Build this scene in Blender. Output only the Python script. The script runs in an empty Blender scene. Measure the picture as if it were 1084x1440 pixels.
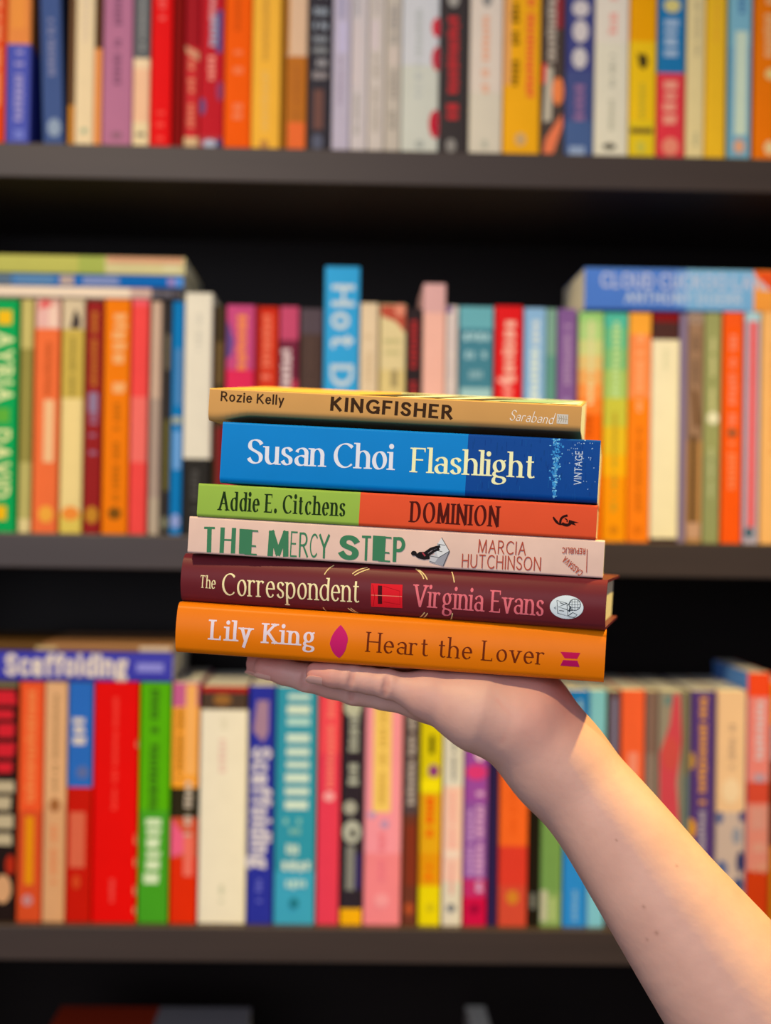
import bpy, math, random
import numpy as np
from mathutils import Matrix, Vector
random.seed(7)
rad = math.radians
scene = bpy.context.scene
COL = scene.collection

# ------------------------------------------------------------------ camera
F = 2200.0                      # focal length in pixels of a 1084 x 1440 frame
CZ = 1.35                       # height of the lens above the floor
CAM_R = Matrix.Rotation(rad(-1.4), 3, 'Z') @ Matrix.Rotation(rad(90.39), 3, 'X') @ Matrix.Rotation(rad(0.9), 3, 'Z')
CAM_P = Vector((0, 0, CZ))
cd = bpy.data.cameras.new('camera')
cam = bpy.data.objects.new('camera', cd)
COL.objects.link(cam)
cam.matrix_world = Matrix.Translation(CAM_P) @ CAM_R.to_4x4()
cd.sensor_fit = 'VERTICAL'
cd.sensor_height = 24.0
cd.lens = 24.0 * F / 1440
cd.dof.use_dof = True
cd.dof.focus_distance = 0.80
cd.dof.aperture_fstop = 3.0
cd.clip_start = 0.02
scene.camera = cam

# ------------------------------------------------------------------ light and exposure
scene.view_settings.view_transform = 'Standard'
scene.view_settings.look = 'None'
scene.view_settings.gamma = 1.0
scene.view_settings.use_curve_mapping = False
scene.view_settings.exposure = 0.06
scene.render.film_transparent = False

world = bpy.data.worlds.new('room_light')
scene.world = world
world.use_nodes = True
bg = world.node_tree.nodes['Background']
bg.inputs[0].default_value = (0.93, 0.92, 1.0, 1)
bg.inputs[1].default_value = 0.20


def area(name, loc, target, size, energy, color, size_y=None):
    d = bpy.data.lights.new(name, 'AREA')
    d.shape = 'RECTANGLE'
    d.size = size
    d.size_y = size_y or size
    d.energy = energy
    d.color = color
    o = bpy.data.objects.new(name, d)
    COL.objects.link(o)
    o.location = loc
    o.rotation_euler = (Vector(target) - Vector(loc)).to_track_quat('-Z', 'Y').to_euler()
    return o


def lamp(name, loc, target, energy, color, radius, angle, blend):
    d = bpy.data.lights.new(name, 'SPOT')
    d.energy = energy
    d.color = color
    d.shadow_soft_size = radius
    d.spot_size = rad(angle)
    d.spot_blend = blend
    o = bpy.data.objects.new(name, d)
    COL.objects.link(o)
    o.location = loc
    o.rotation_euler = (Vector(target) - Vector(loc)).to_track_quat('-Z', 'Y').to_euler()
    return o


# daylight from the shop window behind the camera, and warm ceiling spots above
area('window_daylight', (-0.9, -2.2, 1.95), (0.05, 1.3, 1.35), 2.0, 42, (0.86, 0.88, 1.0), 1.6)
lamp('ceiling_spot_over_arm', (0.80, 0.98, 2.75), (0.20, 0.86, 1.15), 225, (1.0, 0.72, 0.17), 0.04, 42, 0.6)
lamp('ceiling_spot_over_shelf', (-0.60, -0.10, 2.75), (0.08, 1.25, 0.80), 118, (1.0, 0.74, 0.36), 0.05, 58, 0.9)


# ------------------------------------------------------------------ pixels of the photograph to rays
def ray(px, py):
    return CAM_R @ Vector(((px - 542) / F, -(py - 720) / F, -1.0))


def on_plane(px, py, p, n):
    d = ray(px, py)
    t = (Vector(p) - CAM_P).dot(n) / d.dot(n)
    return CAM_P + d * t


D = 1.32                        # distance of the spines on the shelves


def on_shelf(px, py, y=D):
    return on_plane(px, py, (0, y, 0), Vector((0, 1, 0)))


# ------------------------------------------------------------------ materials
def s2l(c):
    c = c / 255.0
    return c / 12.92 if c <= 0.04045 else ((c + 0.055) / 1.055) ** 2.4


def lin(c):
    if isinstance(c, str):
        c = tuple(int(c[i:i + 2], 16) for i in (0, 2, 4))
    return tuple(s2l(x) for x in c)


WHITE = {'top': (216, 216, 222), 'mid': (222, 217, 198), 'low': (226, 212, 176), 'hand': (242, 232, 218), 'dim': (60, 52, 44)}
MATS = {}


def mat(c, light='hand', rough=0.5, spec=0.05, grain=0.0, metal=0.0, name=None):
    """Paint seen as colour c under white light of the given place."""
    key = (c, light, rough, spec, grain, metal)
    if key in MATS:
        return MATS[key]
    w = lin(WHITE[light])
    a = [min(0.9, max(0.002, x * 0.78 / y)) for x, y in zip(lin(c), w)]
    m = bpy.data.materials.new(name or 'paint')
    m.use_nodes = True
    nt = m.node_tree
    b = nt.nodes['Principled BSDF']
    b.inputs['Roughness'].default_value = rough
    b.inputs['Specular IOR Level'].default_value = spec
    b.inputs['Metallic'].default_value = metal
    tc = nt.nodes.new('ShaderNodeTexCoord')
    no = nt.nodes.new('ShaderNodeTexNoise')
    no.inputs['Scale'].default_value = 60.0
    no.inputs['Detail'].default_value = 3.0
    nt.links.new(tc.outputs['Object'], no.inputs['Vector'])
    mx = nt.nodes.new('ShaderNodeMix')
    mx.data_type = 'RGBA'
    g = 0.05 + grain
    mx.inputs['A'].default_value = (*[min(0.95, x * (1 + g)) for x in a], 1)
    mx.inputs['B'].default_value = (*[x * (1 - g) for x in a], 1)
    nt.links.new(no.outputs['Fac'], mx.inputs['Factor'])
    nt.links.new(mx.outputs['Result'], b.inputs['Base Color'])
    MATS[key] = m
    return m


def page_mat(c, light, axis):
    key = ('page', c, light, axis)
    if key in MATS:
        return MATS[key]
    m = bpy.data.materials.new('paper_pages')
    m.use_nodes = True
    nt = m.node_tree
    b = nt.nodes['Principled BSDF']
    b.inputs['Roughness'].default_value = 0.8
    b.inputs['Specular IOR Level'].default_value = 0.1
    w = lin(WHITE[light])
    a = [min(0.85, x * 0.78 / y) for x, y in zip(lin(c), w)]
    tc = nt.nodes.new('ShaderNodeTexCoord')
    mp = nt.nodes.new('ShaderNodeMapping')
    mp.inputs['Scale'].default_value = (3, 3, 2600)
    no = nt.nodes.new('ShaderNodeTexNoise')
    no.inputs['Scale'].default_value = 1.0
    nt.links.new(tc.outputs['Object'], mp.inputs['Vector'])
    nt.links.new(mp.outputs['Vector'], no.inputs['Vector'])
    mx = nt.nodes.new('ShaderNodeMix')
    mx.data_type = 'RGBA'
    mx.inputs['A'].default_value = (*[x * 0.88 for x in a], 1)
    mx.inputs['B'].default_value = (*[min(.9, x * 1.12) for x in a], 1)
    nt.links.new(no.outputs['Fac'], mx.inputs['Factor'])
    nt.links.new(mx.outputs['Result'], b.inputs['Base Color'])
    MATS[key] = m
    return m


def wood_mat(k=1.0, nm='black_brown_laminate'):
    m = bpy.data.materials.new(nm)
    m.use_nodes = True
    nt = m.node_tree
    b = nt.nodes['Principled BSDF']
    b.inputs['Roughness'].default_value = 0.42
    b.inputs['Specular IOR Level'].default_value = 0.4 * k
    tc = nt.nodes.new('ShaderNodeTexCoord')
    mp = nt.nodes.new('ShaderNodeMapping')
    mp.inputs['Scale'].default_value = (3, 60, 60)
    no = nt.nodes.new('ShaderNodeTexNoise')
    no.inputs['Scale'].default_value = 2.0
    no.inputs['Detail'].default_value = 4.0
    nt.links.new(tc.outputs['Object'], mp.inputs['Vector'])
    nt.links.new(mp.outputs['Vector'], no.inputs['Vector'])
    mx = nt.nodes.new('ShaderNodeMix')
    mx.data_type = 'RGBA'
    mx.inputs['A'].default_value = (0.031 * k, 0.021 * k, 0.020 * k, 1)
    mx.inputs['B'].default_value = (0.046 * k, 0.031 * k, 0.029 * k, 1)
    nt.links.new(no.outputs['Fac'], mx.inputs['Factor'])
    nt.links.new(mx.outputs['Result'], b.inputs['Base Color'])
    return m


# ------------------------------------------------------------------ objects
def mesh_obj(name, verts, faces, mats, idx=None, parent=None, M=None, sharp=None):
    me = bpy.data.meshes.new(name)
    me.from_pydata([tuple(v) for v in verts], [], faces)
    for m in mats:
        me.materials.append(m)
    if idx is not None:
        me.polygons.foreach_set('material_index', idx)
    if sharp is not None:
        me.polygons.foreach_set('use_smooth', [True] * len(me.polygons))
        me.set_sharp_from_angle(angle=rad(sharp))
    me.update()
    o = bpy.data.objects.new(name, me)
    COL.objects.link(o)
    if parent is not None:
        o.parent = parent
    if M is not None:
        o.matrix_world = M
    return o


def empty(name, M):
    o = bpy.data.objects.new(name, None)
    o.empty_display_size = 0.02
    COL.objects.link(o)
    o.matrix_world = M
    return o


def tag(o, label=None, cat=None, group=None, kind=None):
    for k, v in (('label', label), ('category', cat), ('group', group), ('kind', kind)):
        if v:
            o[k] = v
    return o


def box_geo(x0, x1, y0, y1, z0, z1, b=0.0):
    """Box with its twelve edges chamfered by b."""
    if b <= 0:
        v = [(x, y, z) for x in (x0, x1) for y in (y0, y1) for z in (z0, z1)]
        return v, [(0, 1, 3, 2), (4, 6, 7, 5), (0, 4, 5, 1), (2, 3, 7, 6), (0, 2, 6, 4), (1, 5, 7, 3)]
    import bmesh
    bm = bmesh.new()
    vs, fs = box_geo(x0, x1, y0, y1, z0, z1)
    bv = [bm.verts.new(p) for p in vs]
    for f in fs:
        bm.faces.new([bv[i] for i in f])
    bmesh.ops.bevel(bm, geom=bm.edges[:], offset=b, segments=2, affect='EDGES', profile=0.5)
    bmesh.ops.recalc_face_normals(bm, faces=bm.faces[:])
    v = [tuple(p.co) for p in bm.verts]
    bm.verts.index_update()
    f = [tuple(p.index for p in q.verts) for q in bm.faces]
    bm.free()
    return v, f


# ------------------------------------------------------------------ lettering: stroke skeletons drawn with a broad nib
def glyphs(X):
    """Skeletons with cap height 1 and x-height X: char -> (width, strokes). A stroke is (points, serif ends)."""
    def L(x0, y0, x1, y1, s=''):
        return ([(x0, y0), (x1, y1)], s)

    def A(cx, cy, rx, ry, a0, a1, n=22):
        return ([(cx + rx * math.cos(rad(a0 + (a1 - a0) * i / n)), cy + ry * math.sin(rad(a0 + (a1 - a0) * i / n))) for i in range(n + 1)], '')

    def Bz(*p, n=20):
        o = []
        for i in range(n + 1):
            t = i / n
            q = [(1 - t) ** 3, 3 * t * (1 - t) ** 2, 3 * t * t * (1 - t), t ** 3]
            o.append((sum(a * b[0] for a, b in zip(q, p)), sum(a * b[1] for a, b in zip(q, p))))
        return (o, '')

    h = X / 2
    S = lambda w, H: Bz((w, H * .83), (w * .8, H * 1.04), (w * .02, H * 1.08), (w * .04, H * .74), n=14)[0] \
        + Bz((w * .04, H * .74), (w * .06, H * .5), (w * .98, H * .52), (w, H * .26), n=16)[0][1:] \
        + Bz((w, H * .26), (w * 1.02, H * -.09), (w * .2, H * -.05), (0, H * .19), n=14)[0][1:]
    g = {
        'A': (.76, [L(0, 0, .38, 1, 'a'), L(.38, 1, .76, 0, 'b'), L(.14, .36, .62, .36)]),
        'B': (.58, [L(0, 0, 0, 1, 'ab'), L(0, 1, .26, 1), A(.26, .76, .24, .24, 90, -90), L(.26, .52, 0, .52), A(.28, .26, .28, .26, 90, -90), L(.28, 0, 0, 0)]),
        'C': (.74, [A(.44, .5, .44, .5, 48, 312, 30)]),
        'D': (.70, [L(0, 0, 0, 1, 'ab'), L(0, 1, .26, 1), A(.26, .5, .44, .5, 90, -90, 28), L(.26, 0, 0, 0)]),
        'E': (.52, [L(0, 0, 0, 1, 'ab'), L(0, 1, .52, 1, 'v'), L(0, .52, .42, .52), L(0, 0, .54, 0, 'v')]),
        'F': (.50, [L(0, 0, 0, 1, 'ab'), L(0, 1, .52, 1, 'v'), L(0, .52, .42, .52)]),
        'G': (.78, [A(.44, .5, .44, .5, 48, 330, 30), L(.80, .02, .80, .44, 'b'), L(.52, .44, .82, .44)]),
        'H': (.68, [L(0, 0, 0, 1, 'ab'), L(.68, 0, .68, 1, 'ab'), L(0, .52, .68, .52)]),
        'I': (.0, [L(0, 0, 0, 1, 'ab')]),
        'J': (.36, [L(.36, 1, .36, .25, 'a'), A(.16, .22, .2, .24, 0, -160)]),
        'K': (.64, [L(0, 0, 0, 1, 'ab'), L(0, .38, .56, 1, 'b'), L(.18, .56, .64, 0, 'b')]),
        'L': (.50, [L(0, 0, 0, 1, 'ab'), L(0, 0, .50, 0, 'v')]),
        'M': (.84, [L(0, 0, .04, 1, 'a'), L(.04, 1, .42, .05), L(.42, .05, .80, 1), L(.84, 0, .80, 1, 'a')]),
        'N': (.70, [L(0, 0, 0, 1, 'a'), L(0, 1, .70, 0), L(.70, 0, .70, 1, 'b')]),
        'O': (.86, [A(.43, .5, .43, .5, 0, 360, 44)]),
        'P': (.54, [L(0, 0, 0, 1, 'ab'), L(0, 1, .26, 1), A(.26, .73, .28, .27, 90, -90), L(.26, .46, 0, .46)]),
        'R': (.62, [L(0, 0, 0, 1, 'ab'), L(0, 1, .26, 1), A(.26, .74, .27, .26, 90, -90), L(.26, .48, 0, .48), L(.26, .48, .62, 0, 'b')]),
        'S': (.54, [(S(.54, 1.0), '')]),
        'T': (.66, [L(.33, 0, .33, 1, 'a'), L(0, 1, .66, 1, 'tT')]),
        'U': (.66, [L(0, 1, 0, .34, 'a'), A(.33, .34, .33, .34, 180, 360, 26), L(.66, .34, .66, 1, 'b')]),
        'V': (.72, [L(0, 1, .36, 0, 'a'), L(.36, 0, .72, 1, 'b')]),
        'W': (1.0, [L(0, 1, .26, 0, 'a'), L(.26, 0, .5, 1), L(.5, 1, .76, 0), L(.76, 0, 1.0, 1, 'b')]),
        'X': (.66, [L(0, 1, .66, 0, 'ab'), L(0, 0, .66, 1, 'ab')]),
        'Y': (.66, [L(0, 1, .33, .45, 'a'), L(.66, 1, .33, .45, 'a'), L(.33, .45, .33, 0, 'b')]),
        'Z': (.60, [L(0, 1, .60, 1), L(.60, 1, 0, 0), L(0, 0, .60, 0)]),
        'a': (.44, [A(.22, X * .72, .22, X * .28, 165, 0), L(.44, X * .72, .44, 0, 'f'), A(.22, X * .28, .23, X * .28, 60, 300, 26), Bz((.33, X * .53), (.38, X * .56), (.42, X * .58), (.44, X * .6))]),
        'b': (.50, [L(0, 0, 0, 1.04, 'l'), A(.23, h, .27, h, 150, -150, 30)]),
        'c': (.42, [A(.25, h, .25, h, 45, 315, 26)]),
        'd': (.50, [L(.50, 1.04, .50, 0, 'L'), A(.27, h, .27, h, 30, 330, 30)]),
        'e': (.46, [L(.0, h * 1.08, .47, h * 1.08), A(.24, h, .24, h, 5, 318, 30)]),
        'f': (.26, [A(.32, .80, .17, .24, 60, 180), L(.15, .80, .15, 0, 'b'), L(0, X, .32, X)]),
        'g': (.48, [A(.22, X * .64, .22, X * .36, 0, 360, 30), L(.36, X * .92, .52, X * 1.0), Bz((.10, X * .32), (-.10, X * .1), (.02, -.02), (.22, -.04)), Bz((.22, -.04), (.5, -.06), (.56, -.18), (.44, -.28)), Bz((.44, -.28), (.28, -.4), (-.1, -.34), (-.02, -.16)), Bz((-.02, -.16), (.0, -.08), (.06, -.05), (.1, -.02))]),
        'h': (.48, [L(0, 0, 0, 1.04, 'al'), A(.24, X * .62, .24, X * .38, 165, 0), L(.48, X * .62, .48, 0, 'b')]),
        'i': (.0, [L(0, 0, 0, X, 'al'), ([(0, X + .22), (0, X + .30)], 'o')]),
        'j': (.1, [L(.1, X, .1, -.2, 'l'), ([(.1, X + .22), (.1, X + .30)], 'o')]),
        'k': (.48, [L(0, 0, 0, 1.04, 'al'), L(0, X * .42, .40, X, 'b'), L(.14, X * .58, .48, 0, 'b')]),
        'l': (.0, [L(0, 0, 0, 1.04, 'al')]),
        'm': (.80, [L(0, 0, 0, X, 'al'), A(.2, X * .62, .2, X * .38, 165, 0), L(.4, X * .62, .4, 0, 'b'), A(.6, X * .62, .2, X * .38, 165, 0), L(.8, X * .62, .8, 0, 'b')]),
        'n': (.46, [L(0, 0, 0, X, 'al'), A(.23, X * .62, .23, X * .38, 165, 0), L(.46, X * .62, .46, 0, 'b')]),
        'o': (.50, [A(.25, h, .25, h, 0, 360, 36)]),
        'p': (.50, [L(0, -.32, 0, X, 'al'), A(.23, h, .27, h, 150, -150, 30)]),
        'q': (.50, [L(.5, -.32, .5, X, 'a'), A(.27, h, .27, h, 30, 330, 30)]),
        'r': (.32, [L(0, 0, 0, X, 'al'), A(.20, X * .66, .20, X * .34, 170, 50)]),
        's': (.36, [(S(.36, X), '')]),
        't': (.28, [L(.12, X + .22, .12, .14), A(.26, .14, .14, .14, 180, 310), L(-.02, X, .30, X)]),
        'u': (.46, [L(0, X, 0, X * .38, 'l'), A(.23, X * .38, .23, X * .38, 180, 350), L(.46, X, .46, 0, 'f')]),
        'v': (.46, [L(0, X, .23, 0, 'a'), L(.23, 0, .46, X, 'b')]),
        'w': (.72, [L(0, X, .18, 0, 'a'), L(.18, 0, .36, X), L(.36, X, .54, 0), L(.54, 0, .72, X, 'b')]),
        'y': (.46, [L(0, X, .24, .0, 'a'), L(.46, X, .12, -.32, 'a')]),
        'z': (.42, [L(0, X, .42, X), L(.42, X, 0, 0), L(0, 0, .42, 0)]),
        '.': (.0, [([(0, .0), (0, .08)], 'o')]),
        ' ': (.24, []),
        '-': (.24, [L(0, .36, .24, .36)]),
    }
    return g


GL = {}


def strip(pts, thick, thin, nib, pw, ext):
    """Ribbon polygons along pts; wide where the stroke runs across the nib."""
    P = [Vector(p) for p in pts]
    n = len(P)
    if ext > 0:
        d0 = (P[0] - P[1]).normalized()
        d1 = (P[-1] - P[-2]).normalized()
        closed = (P[0] - P[-1]).length < 1e-6
        if not closed:
            P[0] = P[0] + d0 * ext
            P[-1] = P[-1] + d1 * ext
    else:
        closed = (P[0] - P[-1]).length < 1e-6
    out = []
    side = []
    for i in range(n):
        if closed and i in (0, n - 1):
            t = (P[1] - P[n - 2])
        else:
            t = P[min(i + 1, n - 1)] - P[max(i - 1, 0)]
        t = t.normalized()
        ang = math.atan2(t.y, t.x)
        w = thin + (thick - thin) * abs(math.sin(ang - nib)) ** pw
        nn = Vector((-t.y, t.x)) * (w / 2)
        side.append((P[i] + nn, P[i] - nn))
    for i in range(n - 1):
        out.append([side[i][0], side[i][1], side[i + 1][1], side[i + 1][0]])
    return out


SANS = dict(thick=.15, thin=.13, nib=0, pw=1, ser=0, X=.70, gap=.20)
BOLD = dict(thick=.21, thin=.17, nib=0, pw=1, ser=0, X=.72, gap=.24)
LIGHT = dict(thick=.11, thin=.10, nib=0, pw=1, ser=0, X=.70, gap=.20)
FATSERIF = dict(thick=.22, thin=.055, nib=rad(12), pw=1.5, ser=.12, X=.70, gap=.24)
SERIF = dict(thick=.185, thin=.05, nib=rad(14), pw=1.6, ser=.10, X=.68, gap=.17)
THINSERIF = dict(thick=.13, thin=.042, nib=rad(18), pw=1.4, ser=.09, X=.60, gap=.19)
SLAB = dict(thick=.19, thin=.075, nib=rad(5), pw=1.4, ser=.14, X=.68, gap=.24)
ITALIC = dict(thick=.11, thin=.045, nib=rad(35), pw=1.2, ser=0, X=.56, gap=.17, slant=.3)


def text_polys(s, st):
    """Polygons of one line of lettering (cap height 1) and its width."""
    if st['X'] not in GL:
        GL[st['X']] = glyphs(st['X'])
    g = GL[st['X']]
    x = 0.0
    out = []
    sl = st.get('slant', 0)
    lay = 0
    for ch in s:
        w, strokes = g[ch]
        first = True
        for pts, ser in strokes:
            q = [(a + x, b) for a, b in pts]
            if ser == 'o':
                r = st['thick'] * .62
                cx, cy = q[0][0], (q[0][1] + q[1][1]) / 2
                if ch == '.':
                    cy = r * .6
                out.append([[Vector((cx + r * math.cos(k * math.pi / 7), cy + r * math.sin(k * math.pi / 7))) for k in range(14)], lay])
                continue
            for p in strip(q, st['thick'], st['thin'], st['nib'], st['pw'], st['thin'] / 2):
                out.append([p, lay])
            lay += 1
            if st['ser']:
                e = st['ser']
                th = st['thin'] * 1.05
                for k, fl in ((0, 'a'), (-1, 'b'), (-1, 'l'), (0, 'l'), (0, 'L')):
                    if fl not in ser:
                        continue
                    cx, cy = q[k]
                    if fl == 'l' and not (cy > .3):
                        continue
                    l0, l1 = (cx - e - st['thick'] / 2, cx + e + st['thick'] / 2)
                    if fl in 'lL':
                        l0, l1 = cx - e - st['thick'] / 2, cx + st['thick'] * .4
                    out.append([[Vector((l0, cy - th / 2)), Vector((l1, cy - th / 2)), Vector((l1, cy + th / 2)), Vector((l0, cy + th / 2))], lay])
                    # bracket
                    sg = -1 if cy > .3 else 1
                    out.append([[Vector((l0 + e * .35, cy)), Vector((l1 - (e * .35 if fl not in 'lL' else 0), cy)), Vector((cx + st['thick'] * .3, cy + sg * e * .75)), Vector((cx - st['thick'] * .3, cy + sg * e * .75))], lay + 1])
                    lay += 2
                if 'f' in ser:
                    cx, cy = q[-1]
                    out.append([[Vector((cx, cy - th / 2)), Vector((cx + e + st['thick'] / 2, cy - th / 2)), Vector((cx + e + st['thick'] / 2, cy + th / 2)), Vector((cx, cy + th / 2))], lay])
                    lay += 1
                if 'v' in ser or 'T' in ser:
                    cx, cy = q[-1]
                    dn = -1 if cy > .5 else 1
                    out.append([[Vector((cx - th, cy)), Vector((cx + th / 2, cy)), Vector((cx + th / 2, cy + dn * e * 1.5)), Vector((cx - th * .3, cy + dn * e * 1.5))], lay])
                    lay += 1
                if 't' in ser:
                    cx, cy = q[0]
                    out.append([[Vector((cx - th / 2, cy)), Vector((cx + th, cy)), Vector((cx + th * .3, cy - e * 1.5)), Vector((cx - th / 2, cy - e * 1.5))], lay])
                    lay += 1
        x += w + st['gap'] + (st['thick'] if ch != ' ' else 0)
    x -= st['gap'] + st['thick']
    if sl:
        for p in out:
            p[0] = [Vector((v.x + sl * v.y, v.y)) for v in p[0]]
    return out, x


def greek_polys(n, seed):
    """n illegible letter-like bars on a line of height 1, width 1."""
    r = random.Random(seed)
    xs = [r.uniform(.7, 1.3) for _ in range(n)]
    tot = sum(xs)
    x = 0
    out = []
    for i, w in enumerate(xs):
        w /= tot
        if r.random() > .12:
            k = r.uniform(0, .18)
            out.append([[Vector((x + w * .1, k)), Vector((x + w * .82, k)), Vector((x + w * .82, 1 - r.uniform(0, .2))), Vector((x + w * .1, 1 - r.uniform(0, .2)))], 0])
        x += w
    return out


# ------------------------------------------------------------------ books
def clip_v(pts, v, sg):
    out = []
    for a, b in zip(pts, pts[1:] + pts[:1]):
        da, db = sg * (a.y - v), sg * (b.y - v)
        if da >= 0:
            out.append(a)
        if da * db < 0:
            out.append(a.lerp(b, da / (da - db)))
    return out


class Book:
    """Local axes: x along the spine from tail to head, y from the spine to the fore edge, z across the thickness."""

    def __init__(s, L, T, W, th=.0005, rt=.0012, rb=.0012, bulge=0.0, hang=0.0, back=.0006, flare=0.0, sag=0.0):
        s.flare, s.sag = flare, sag
        s.L, s.T, s.W, s.th, s.rt, s.rb, s.bulge, s.hang, s.back = L, T, W, th, min(rt, T * .45), min(rb, T * .45), bulge, hang, back

    def depth(s, v):
        v = min(max(v, 0), s.T)
        d = 0.0
        if v < s.rb:
            d = s.rb - math.sqrt(max(0, s.rb ** 2 - (s.rb - v) ** 2))
        elif v > s.T - s.rt:
            d = s.rt - math.sqrt(max(0, s.rt ** 2 - (v - s.T + s.rt) ** 2))
        return d - s.bulge * 4 * v * (s.T - v) / s.T ** 2

    def zmap(s, u, y, z):
        # a used cover: the lower board sinks away from the spine, and its corner curls down at the tail
        if not s.sag:
            return z
        low = max(0.0, 1 - z / (s.T * .6))
        t = min(1.0, max(0.0, (u - .003) / .020))
        curl = 1 - t * t * (3 - 2 * t)
        return z - s.sag * low * max(curl, min(1.0, max(0.0, (y - .006) / .05)))

    def vsamples(s):
        vs = {0.0, s.T}
        for r, base, sg in ((s.rb, 0, 1), (s.rt, s.T, -1)):
            for k in range(1, 7):
                a = math.pi / 2 * k / 6
                vs.add(round(base + sg * r * (1 - math.cos(a)), 7))
        if s.bulge:
            for k in range(1, 24):
                vs.add(round(s.T * k / 24, 7))
        return sorted(vs)

    def cover(s, bands, ink, parent, M, name='cover', fine=False, side=None):
        """bands: [(u0, u1, material)] along the spine. ink: [(polygon in (u, v), layer, material)]."""
        vs = s.vsamples()
        fl = s.flare * s.W
        out = [(s.W, 0.0)] + [(s.depth(v), v) for v in vs] + [(s.W, s.T + fl)]
        inn = [(s.W, s.th)] + [(s.depth(v) + s.th, s.th + (s.T - 2 * s.th) * v / s.T) for v in vs] + [(s.W, s.T - s.th + fl)]
        n = len(out)
        verts, faces, idx, mats = [], [], [], []

        def mi(m):
            if m not in mats:
                mats.append(m)
            return mats.index(m)
        for bi, (u0, u1, m) in enumerate(bands):
            b0 = len(verts)
            for u in (u0, u1):
                verts += [(u, y, s.zmap(u, y, z)) for y, z in out] + [(u, y, s.zmap(u, y, z)) for y, z in inn]
            k = mi(m)
            for i in range(n - 1):
                a, b = b0 + i, b0 + i + 1
                faces.append((a, a + 2 * n, b + 2 * n, b))
                faces.append((a + n, b + n, b + 3 * n, a + 3 * n))
                idx += [mi(side) if side and i == n - 2 else k, k]
                if bi == 0:
                    faces.append((a, b, b + n, a + n)); idx.append(k)
                if bi == len(bands) - 1:
                    faces.append((a + 2 * n, a + 3 * n, b + 3 * n, b + 2 * n)); idx.append(k)
            for i in (0, n - 1):
                a = b0 + i
                f = (a, a + n, a + 3 * n, a + 2 * n)
                faces.append(f if i == 0 else f[::-1]); idx.append(k)
        for poly, lay, m in ink:
            e = 5e-5 + (2.2e-6 if fine else 2e-5) * lay
            k = mi(m)
            pts = [Vector(p) for p in poly]
            b0 = len(verts)
            v0, v1 = min(p.y for p in pts), max(p.y for p in pts)
            pieces = [pts]
            if (s.bulge or v0 < s.rb or v1 > s.T - s.rt) and (v1 - v0) > s.T * .05:
                # follow the rounding of the spine: cut the shape into narrow bands
                gs = s.T / 40
                pieces = []
                for i in range(int(v0 / gs), int(v1 / gs) + 1):
                    q = clip_v(clip_v(pts, i * gs, 1), (i + 1) * gs, -1)
                    if len(q) > 2:
                        pieces.append(q)
            for q in pieces:
                b0 = len(verts)
                for p in q:
                    verts.append((p.x, s.depth(p.y) - e, p.y))
                faces.append(tuple(range(b0, len(verts)))); idx.append(k)
        o = mesh_obj(name, verts, faces, mats, idx, parent, M, sharp=28)
        return o

    def pages(s, m, parent, M):
        h = s.hang
        y0 = s.th + max(s.depth(s.th), s.depth(s.T - s.th), 0) * .5 + .0006
        z0, z1 = s.th + .0002, s.T - s.th - .0002
        r = max(s.rb, s.rt)
        if r > .003:
            # rounded folds hold the sheets: follow the outline
            vs = [s.th + .0002 + (s.T - 2 * s.th - .0004) * i / 14 for i in range(15)]
            prof = [(s.W - s.back, z0)] + [(s.depth(v) + s.th + .0006, v) for v in vs] + [(s.W - s.back, z1 + s.flare * s.W)]
            verts = [(h, y, z) for y, z in prof] + [(s.L - h, y, z) for y, z in prof]
            n = len(prof)
            faces = [(i, i + n, i + 1 + n, i + 1) for i in range(n - 1)] + [tuple(range(n)), tuple(range(2 * n - 1, n - 1, -1)), (n - 1, 2 * n - 1, n, 0)]
            return mesh_obj('page_block', verts, faces, [m], None, parent, M)
        v, f = box_geo(h + .0002, s.L - h - .0002, y0, s.W - s.back - h, z0, z1)
        return mesh_obj('page_block', v, f, [m], None, parent, M)


# ------------------------------------------------------------------ the bookcase
SHELF_T = .029
ZS = {1: on_shelf(542, 216).z, 2: on_shelf(542, 757).z, 3: on_shelf(542, 1301).z}
STEP = (ZS[1] - ZS[3]) / 2
ZS[4] = ZS[3] - STEP
ZS[5] = ZS[4] - STEP
YF = D - .012                    # front edge of the shelves
YB = D + .262
XL, XR = -.42, .50
WOOD = wood_mat()
BACK = wood_mat(.22, 'laminate_recess_shade')  # same laminate darkened: the shade of the recess is put into its colour
case = empty('bookcase', Matrix.Translation((0, D, 0)))
tag(case, 'tall black-brown bookcase whose shelves hold all the standing books', 'bookcase')
CI = Matrix.Identity(4)


def case_part(name, *b):
    v, f = box_geo(*b, b=.0012)
    return mesh_obj(name, v, f, [BACK if name == 'back_panel' else WOOD], None, case, CI)


for k in (1, 2, 3, 4, 5):
    case_part('shelf', XL, XR, YF, YB, ZS[k] - SHELF_T, ZS[k])
case_part('top_panel', XL, XR, YF, YB, ZS[1] + STEP - SHELF_T, ZS[1] + STEP)
for x in (XL - .022, XR):
    case_part('side_panel', x, x + .022, YF - .001, YB + .008, 0, ZS[1] + STEP)
case_part('back_panel', XL, XR, YB, YB + .007, 0, ZS[1] + STEP - .002)
case_part('plinth', XL, XR, YF + .03, YF + .045, 0, ZS[5] - SHELF_T)


def struct(name, b, c, rough=.8, grain=.02):
    v, f = box_geo(*b)
    o = mesh_obj(name, v, f, [mat(c, 'hand', rough, .2, grain)])
    tag(o, kind='structure')
    return o


struct('floor', (-1.6, 1.6, -1.2, D + .32, -.05, 0), '8a7a68', .6, .1)
struct('wall_back', (-1.6, 1.6, D + .30, D + .36, 0, 2.9), 'cfc8c0')

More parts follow.
